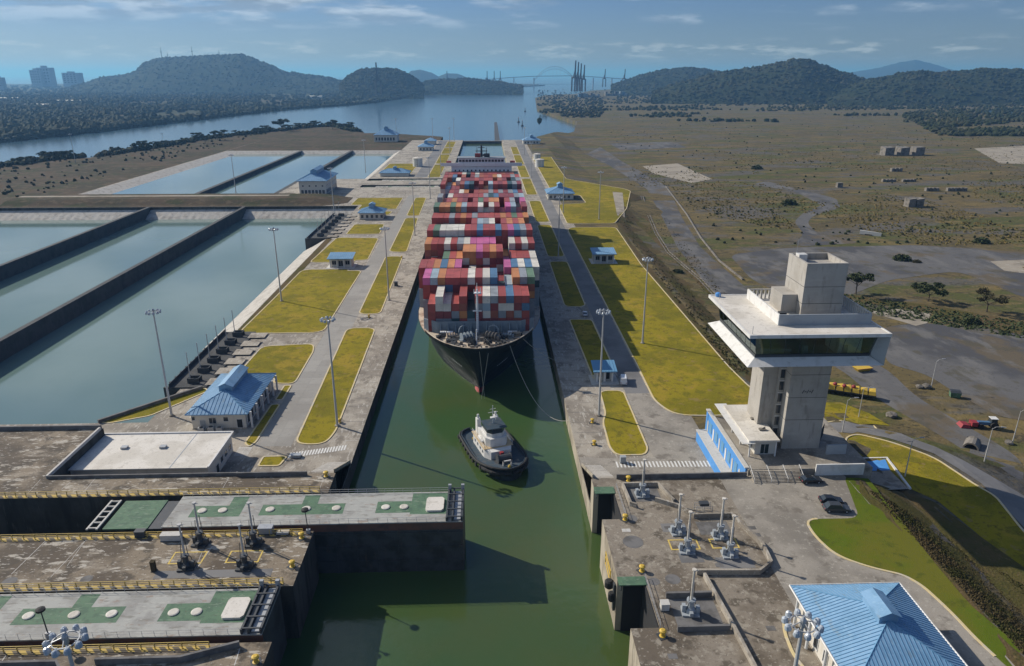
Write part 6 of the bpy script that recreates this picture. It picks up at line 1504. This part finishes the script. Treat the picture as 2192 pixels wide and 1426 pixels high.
# concrete drain down the slope
dr = [GT(*q) for q in [(1374,420),(1388,460),(1405,500),(1430,540),(1470,575),(1500,600),(1530,632),(1550,650)]]
mb = MB(); pts = [Vector((p.x,p.y)) for p in dr]
for i in range(len(pts)-1):
    a,b = pts[i],pts[i+1]; n_ = int((b-a).length/5)+1
    for k in range(n_):
        c0,c1 = a.lerp(b,k/n_),a.lerp(b,(k+.9)/n_); d_ = (c1-c0).normalized(); w_ = Vector((-d_.y,d_.x))
        for s in (-1,1): mb.hexa([(*(c0+w_*s*.8),zt(*c0)-.2),(*(c1+w_*s*1.1),zt(*c1)-.2),(*(c1+w_*s*.6),zt(*c1)-.2),(*(c0+w_*s*.6),zt(*c0)-.2)],[(*(c0+w_*s*1.1),zt(*c0)+.35),(*(c1+w_*s*1.1),zt(*c1)+.35),(*(c1+w_*s*.6),zt(*c1)+.35),(*(c0+w_*s*.6),zt(*c0)+.35)])
tag(mb.build('drain_channel','rock',world=True),'pale concrete drain channel along the gravel road','drain')
# low wall along the haul road
lw = [GT(*q) for q in [(1425,400),(1470,460),(1500,510),(1540,560),(1590,600)]]
mb = MB(); ribbon(mb,[(p.x,p.y) for p in lw],.7,-6.,-3.7,closed=False); tag(mb.build('road_bund','rock',world=True),'dark low bund along the far side of the gravel road','wall')

# ------------------------------------------------------------------ far side: forest, hills, port
farL = [G(x,y,ZS) for x,y in [(-300,336),(0,306),(120,293),(200,284),(300,272),(420,258),(520,246),(640,233),(720,228),(800,221),(858,212),(836,204),(850,196),(930,192),(1040,189),(1130,186),(1168,183.5),(1150,181.5),(1080,180)]]
fl = [(p.x,p.y) for p in farL]+[(1200,9000),(-6500,9500),(-6500,1200)]
zfar = lambda x,y: -18.+3.*mnoise.noise((x*.002,y*.002,1.))
struct(drape(fl,zfar,150.,0.,-22.).build('far_shore','far_land'))
def inside_poly(poly,x,y):
    r = False; j = len(poly)-1
    for i in range(len(poly)):
        xi,yi = poly[i]; xj,yj = poly[j]
        if (yi > y) != (yj > y) and x < (xj-xi)*(y-yi)/(yj-yi)+xi: r = not r
        j = i
    return r
def forest(n, gen, smin, smax, name, label, zf):
    bm = bmesh.new(); bmesh.ops.create_icosphere(bm,subdivisions=1,radius=1.); base = np.array([v.co[:] for v in bm.verts]); F_ = np.array([[v.index for v in f.verts] for f in bm.faces]); bm.free()
    pts = []
    while len(pts) < n:
        p = gen()
        if p is not None: pts.append(p)
    vs = np.zeros((n*len(base),3)); 
    for i,p in enumerate(pts):
        s = random.uniform(smin,smax); b = base*(1+np.random.uniform(-.28,.28,(len(base),1)))*np.array([s,s,s*random.uniform(.7,1.15)]); vs[i*len(base):(i+1)*len(base)] = b+np.array([p[0],p[1],zf(p[0],p[1])+s*.45])
    fs = (F_[None]+np.arange(n)[:,None,None]*len(base)).reshape(-1,3)
    me = bpy.data.meshes.new(name); me.from_pydata(vs.tolist(),[],fs.tolist()); me.materials.append(M['wood_leaves']); o = bpy.data.objects.new(name,me); COL.objects.link(o); o['kind'] = 'stuff'; o['label'] = label
random.seed(11); np.random.seed(11)
def gfl():
    px = random.uniform(-40,1170); py = 184+random.random()**1.1*118; v = G(px,py,-18.)
    if not inside_poly(fl,v.x,v.y): return None
    edge_ = min(1.,max(0.,mnoise.noise((v.x*.004,v.y*.0022,5.))+.62))
    return (v.x,v.y) if random.random() < edge_ else None
forest(7500,gfl,5.,11.,'far_forest','dense dark forest on the far shore of the channel',zfar)
def gsh():
    a = random.random()*(len(fl)-6); i = int(a); p = Vector(fl[i]).lerp(Vector(fl[i+1]),a-i); return (p.x-random.uniform(-2,14),p.y+random.uniform(2,26))
forest(1100,gsh,4.,8.,'shore_mangrove','mangrove fringe along the far shore',lambda x,y:-19.)
def gr():
    px = random.uniform(1150,2230); py = random.uniform(192,292)
    v = GT(px,py); d_ = mnoise.noise((v.x*.003,v.y*.006,9.))
    near = px < 1290 and 204 < py < 252 and px > 1150+(py-204)*1.2
    far_ = (py < 204 and px > 1330)
    belt = 205 < py < 222 and 1320 < px < 1760
    right = px > 1930+abs(py-250)*2 and 224 < py < 292 and d_ > -.25
    belt2 = 226 < py < 236 and 1440 < px < 2000 and d_ > -.2
    if not (near or far_ or belt or right or belt2 or (d_ > .2 and py < 262)): return None
    return (v.x,v.y)
forest(5200,gr,2.2,6.,'field_woods','dark belts of scrub wood across the right plain',zt)
def gsl():
    q = inland(random.random()*(len(SHL)-2)+.6, 7+20*random.random()**1.5); return (q.x,q.y)
forest(1300,gsl,1.6,4.4,'shore_scrub','low scrub along the left shore',zl2)
def gll():
    x = random.uniform(-620,-342); y = random.uniform(420,1300)
    if not inside_poly(lp,x,y) or mnoise.noise((x*.012,y*.009,4.)) < .1-.4*random.random(): return None
    return (x,y)
forest(420,gll,.6,2.,'land_scrub','scattered scrub on the dry land left of the basins',zl2)
def gpl():
    px = random.uniform(1290,2250); py = 215+random.random()**1.3*310
    if py > 330 and px < 1440+max(0,py-400)*.7: return None
    v = GT(px,py)
    if mnoise.noise((v.x*.005,v.y*.004,12.))+.9*mnoise.noise((v.x*.03,v.y*.02,3.)) < .12-.5*random.random(): return None
    return (v.x,v.y)
forest(700,gpl,.4,1.3,'plain_scrub','low dark scrub scattered over the right plain',zt)
# hills
HZ = {}
def hill(prof, D, depth, label, seed, amp=5.):
    """prof: survey of the ridge as seen, D its distance; the ground rises to it from both sides"""
    pts = [GD(x,y,D) for x,y in prof]; n = 90; m = 18; mb = MB(); xs = [p[0] for p in prof]
    for j in range(m+1):
        t = j/m; prof_ = (1-abs(2*t-1)**1.6)
        for i in range(n+1):
            px = xs[0]+(xs[-1]-xs[0])*i/n
            k = max(0,min(len(prof)-2,sum(1 for q in xs if q <= px)-1)); u = (px-xs[k])/(xs[k+1]-xs[k]); h_ = pts[k].z+(pts[k+1].z-pts[k].z)*u
            q = GD(px,160,D+(t-.5)*depth); hh = max(-19.,h_)
            z = -19.+(hh+19.)*prof_; z += amp*prof_*(mnoise.noise((q.x*.02,q.y*.02,seed))+.8*mnoise.noise((q.x*.055,q.y*.055,seed+3.)))
            mb.v.append((q.x,q.y,z))
    for j in range(m):
        for i in range(n): a = j*(n+1)+i; mb.f.append((a,a+1,a+n+2,a+n+1))
    o = mb.build('hill','hill_wood',smooth=False); o['kind'] = 'structure'; o['label'] = label
    if D < 6000:
        A_ = mb.v; nn = n+1
        def gen():
            i = random.random()*n; j = random.random()*m*.6; i0, j0 = int(i), int(j); p = Vector(A_[j0*nn+i0]).lerp(Vector(A_[(j0+1)*nn+i0+1]),random.random())
            HZ[round(p.x,3),round(p.y,3)] = p.z; return (round(p.x,3),round(p.y,3)) if p.z > -17 else None
        forest(int(900+D*.0+depth*1.0),gen,4.,9.,'hill_trees','tree canopy of the '+label,lambda x,y: HZ[x,y]-4.)
HA = [(120,192),(170,180),(215,166),(270,160),(295,150),(310,135),(340,125),(400,121),(470,117),(520,115),(545,124),(580,138),(610,153),(660,160),(700,165),(760,180)]
hill(HA,5200,1500,'broad flat topped wooded hill on the left',1.,6.)
hill([(725,182),(745,163),(765,152),(790,147),(830,146),(860,152),(885,166),(905,182)],3900,700,'small round wooded hill behind the left crane',2.,4.)
hill([(860,168),(880,152),(900,149),(925,156),(945,168)],9500,900,'faint distant island hill left of the bridge',3.,2.)
hill([(930,168),(955,157),(980,158),(1005,168)],9500,900,'faint low island hill near the bridge',4.,2.)
hill([(880,186),(920,172),(1000,168),(1060,174),(1120,184)],4600,700,'low wooded headland with the left port',5.,4.)
hill([(1310,182),(1345,170),(1380,158),(1420,150),(1470,144),(1510,148),(1560,158),(1640,180)],4600,1300,'wooded hill right of the bridge',6.,5.)
hill([(1400,196),(1450,180),(1500,165),(1560,152),(1600,147),(1640,140),(1690,128),(1720,126),(1745,134),(1800,154),(1850,169),(1920,190)],3300,1000,'tall dark wooded hill on the right',7.,6.)
hill([(1780,196),(1830,178),(1900,164),(1960,152),(2010,156),(2070,150),(2130,146),(2192,150),(2300,150),(2400,190)],3100,900,'long dark wooded ridge at the right edge',8.,6.)
hill([(1740,162),(1820,155),(1880,145),(1920,134),(1955,128),(1990,136),(2030,148),(2090,160)],14000,2500,'pale distant mountain behind the right hills',9.,8.)
# masts on the left hill
for px,y0,y1,k in ((347,123,100,0),(413,121,99,1),(470,118,107,2),(360,124,111,3)):
    a,b = GD(px,y0+4,5200),GD(px,y1,5200); q = MB(); q.tube((0,0,0),(0,0,b.z-a.z),2.6,.8,4); t = thing('radio_mast',['tallest radio mast at the left of the flat hill','radio mast in the middle of the flat hill','short radio mast towards the right of the flat hill','short radio mast right of the tallest one'][k],'mast',tuple(a)); q.build('lattice','dark_steel',t); MB().box(-5,5,-1,1,(b.z-a.z)*.55,(b.z-a.z)*.6).build('platform','dark_steel',t)
# city towers far left
def tower_block(px0,px1,y0,y1,D,label,m='ship_grey'):
    a,b = GD(px0,y1,D),GD(px1,y0,D); w_ = b.x-a.x; t = thing('tower_block',label,'building',(a.x+w_/2,a.y,a.z)); H_ = b.z-a.z
    MB().box(-w_/2,w_/2,0,w_*.7,-20,H_).build('wall',m,t); MB().box(-w_*.2,w_*.15,w_*.1,w_*.4,H_,H_*1.12).build('roof_house',m,t)
    for k in range(4):
        for j in range(5): MB().box(-w_*.42+k*w_*.22,-w_*.30+k*w_*.22,-.6,-.1,H_*(.1+.18*j),H_*(.2+.18*j)).build('window','window_glass',t)
tower_block(68,84,150,180,6300,'left half of the tall twin tower block on the skyline'); tower_block(84,104,145,180,6350,'right, taller half of the twin tower block on the skyline'); tower_block(136,164,156,180,6300,'lone lower tower block right of the twin towers'); tower_block(-8,3,166,186,5200,'tower block cut by the left edge of the view')
# pale sheds on the far shore
random.seed(5)
for i,(px,py,w_,lab) in enumerate(((150,219,64,'long white shed roof in the far left wood'),(75,228,44,'white shed left of the long one'),(188,199,14,'small pale building in the wood below the towers'),(500,199,15,'small white building below the flat hill'),(674,209,26,'white shed near the far shore, right side'),(495,173,18,'pale building on the foot of the flat hill'),(470,176,10,'tiny pale building left on the hill foot'),(905,178,8,'white silo at the headland'),(20,213,40,'blue grey shed at the left edge'),(118,275,20,'small pale clearing hut near the far shore'),(1680,202,14,'tiny white hut before the dark right hill'))):
    v = G(px,py,-17.); D_ = v.y; sc = D_/F*1.04; t = thing('shed',lab,'building',(v.x,v.y,-18.)); w2 = w_*sc/2
    MB().box(-w2,w2,0,w2*.6+6,0,7.).build('wall','cream_wall',t); MB().hexa([(-w2-1,-1,7.),(w2+1,-1,7.),(w2+1,w2*.6+7,7.),(-w2-1,w2*.6+7,7.)],[(-w2-1,w2*.3+2.9,9.5),(w2+1,w2*.3+2.9,9.5),(w2+1,w2*.3+3.1,9.5),(-w2-1,w2*.3+3.1,9.5)]).build('roof','white_roof',t)
# port cranes
def crane(px,py,D,hpx,label,boom='up'):
    a,b = GD(px,py,D),GD(px,py-hpx,D); H_ = b.z-a.z; s = H_/100.; t = thing('port_crane',label,'crane',tuple(a),group='ship to shore cranes'); L = MB()
    for x in (-9,9):
        for y in (-10,12): L.tube((x*s*1.,y*s,0),(x*s*.9,y*s,46*s),1.6*s,1.4*s,5)
        L.tube((x*s,-10*s,20*s),(x*s,12*s,20*s),1.2*s,1.2*s,4).tube((x*s,-10*s,46*s),(x*s,12*s,46*s),1.3*s,1.3*s,4)
    L.build('portal','dark_steel',t); g = MB().box(-6*s,6*s,-14*s,40*s,44*s,49*s); g.build('girder','dark_steel',t)
    if boom == 'up': MB().hexa([(-3*s,-16*s,47*s),(3*s,-16*s,47*s),(3*s,-12*s,47*s),(-3*s,-12*s,47*s)],[(-2*s,-26*s,100*s),(2*s,-26*s,100*s),(2*s,-23*s,100*s),(-2*s,-23*s,100*s)]).build('boom','dark_steel',t)
    else: MB().box(-3*s,3*s,-60*s,-14*s,45*s,48*s).build('boom','dark_steel',t)
    f = MB().tube((-5*s,-8*s,47*s),(0,-6*s,72*s),1.2*s,1.*s,4).tube((5*s,-8*s,47*s),(0,-6*s,72*s),1.2*s,1.*s,4).tube((0,-6*s,72*s),(0,38*s,49*s),.7*s,.7*s,4); f.build('apex_frame','dark_steel',t)
for k,(px,D) in enumerate(((1229,3500),(1235,3600),(1241,3700),(1248,3800))): crane(px,196,D,66-k*3,['nearest','second','third','fourth'][k]+' of the four dark cranes with raised booms','up')
crane(811,204,3200,70,'single dark crane with raised boom before the round hill','up')
for k,px in enumerate((958,1043,1058,1071)): crane(px,186,5000,34,['small distant crane at left of the headland port','left one of three small cranes on the headland','middle one of three small cranes on the headland','right one of three small cranes on the headland'][k])
for k,px in enumerate((1293,1335)): crane(px,186,4200,38,['thin distant crane right of the four big ones','thin distant crane nearest the right hill'][k])
# port sheds and stacked boxes beside the cranes
for k,(px,w_,lab) in enumerate(((1262,46,'dark container yard behind the four cranes'),(1320,50,'container yard stacks right of the cranes'),(1375,30,'pale port shed at the hill foot'))):
    v = GD(px,196,3650+k*250); t = thing('port_yard',lab,'yard',(v.x,v.y,-17.))
    for j in range(9): MB().box((-w_/2+j*w_/9)*2.3,(-w_/2+(j+.85)*w_/9)*2.3,0,30,0,random.uniform(10,24)).build('stack',random.choice(('dark_steel','ship_grey','box_B','rock')),t)
# distant jetty and small boats
v = G(868,211,ZS); t = thing('jetty','dark low jetty reaching from the left shore','jetty',(v.x,v.y,ZS)); MB().box(-60,55,-8,8,0,4).build('deck','dark_steel',t); MB().box(-60,-50,-9,9,4,8).build('shed','ship_grey',t)
v = G(988,197,ZS); t = thing('barge','flat dark barge lying in the distant channel','boat',(v.x,v.y,ZS)); MB().hexa([(-30,-7,0),(30,-7,0),(30,7,0),(-30,7,0)],[(-34,-8,4),(34,-8,4),(34,8,4),(-34,8,4)]).build('hull','dark_steel',t); MB().box(16,26,-5,5,4,9).build('house','ship_grey',t)
# approach wall beyond the last gate
a,b = G(1072,297,-16.),G(1060,258,-16.); mb = MB(); mb.hexa([(18,1062,-21),(27,1062,-21),(30,1700,-21),(24,1700,-21)],[(18,1062,-12),(27,1062,-12),(30,1700,-14),(24,1700,-14)])
tag(mb.build('approach_wall','basin_wall',world=True),'long narrow approach wall running into the channel beyond the lock','wall')
t = thing('outer_gate','dark closed gate across the far end of the lock','lock gate',(0,1052,-22)); MB().box(-27.4,27.4,1047,1056,-22,-1.).build('body','gate_steel',t,world=True); MB().box(-27.4,27.4,1047,1056,-1.,-.7).build('deck','dark_wall',t,world=True)
# the steel arch bridge
def bridge():
    D = 6300; t = thing('arch_bridge','pale steel arch bridge spanning the far channel','bridge',tuple(GD(1185,170,D)*1.))
    o = root_loc(t); dk_ = MB(); pp = [(1020,172),(1090,166),(1140,163),(1230,162),(1300,166),(1370,172)]
    P_ = [GD(x,y,D) for x,y in pp]
    for a,b in zip(P_[:-1],P_[1:]): dk_.hexa([a+Vector((0,-8,-4)),b+Vector((0,-8,-4)),b+Vector((0,8,-4)),a+Vector((0,8,-4))],[a+Vector((0,-8,1)),b+Vector((0,-8,1)),b+Vector((0,8,1)),a+Vector((0,8,1))])
    dk_.build('deck','ship_grey',t,world=True)
    for yo in (-8,8):
        ar = MB(); n = 22; A_ = []; B_ = []
        for k in range(n+1):
            px = 1143+ (1232-1143)*k/n; q = 1-((k/n-.5)*2)**2
            A_.append(GD(px,172-30*q,D)+Vector((0,yo,0))); B_.append(GD(px,174-26*q,D)+Vector((0,yo,0)))
        ar.path(A_,1.3,4); ar.path(B_,1.,4)
        for k in range(n+1): ar.tube(A_[k],B_[k],.5,.5,3)
        for k in range(0,n+1,2):
            dz = GD(1143+(1232-1143)*k/n,162.5,D)+Vector((0,yo,0)); ar.tube(B_[k],dz,.4,.4,3)
        ar.build('arch','grey_paint',t,world=True)
    for px in (1040,1070,1100,1143,1232,1270,1310): 
        a = GD(px,166,D); MB().box(a.x-4,a.x+4,a.y-7,a.y+7,ZS,a.z-3).build('pier','ship_grey',t,world=True)
bridge()
# buoys and channel markers
for k,(px,py,lab) in enumerate(((1124,239,'small dark channel buoy at right of the approach'),(1110,262,'dark mooring dolphin near the right shore, upper'),(1118,270,'dark mooring dolphin near the right shore, lower'))):
    v = G(px,py,ZS); t = thing('channel_buoy',lab,'buoy',(v.x,v.y,ZS)); MB().lathe([(3,-1),(3,2),(1,3),(.6,8),(1.2,9),(.2,11)],8).build('float','dark_steel',t); MB().lathe([(1.,0),(.1,1.4)],6,(0,0,11)).build('top_mark','red_paint',t)
def haze():
    m = bpy.data.materials.new('haze'); m.use_nodes = True; nt = m.node_tree; nt.nodes.clear()
    o = nt.nodes.new('ShaderNodeOutputMaterial'); v = nt.nodes.new('ShaderNodeVolumePrincipled')
    v.inputs['Color'].default_value = (.26,.56,1.,1); v.inputs['Density'].default_value = HAZE
    v.inputs['Absorption Color'].default_value = (.06,.25,1,1); v.inputs['Anisotropy'].default_value = .25
    nt.links.new(v.outputs[0], o.inputs['Volume']); M['haze'] = m
    b = MB().box(-46000, 46000, -13000, 61000, -23.5, 330.).build('haze', 'haze'); b['kind'] = 'stuff'; b.display_type = 'WIRE'
    b['label'] = 'pale blue haze over the channel and hills'
HAZE = .000082
haze()
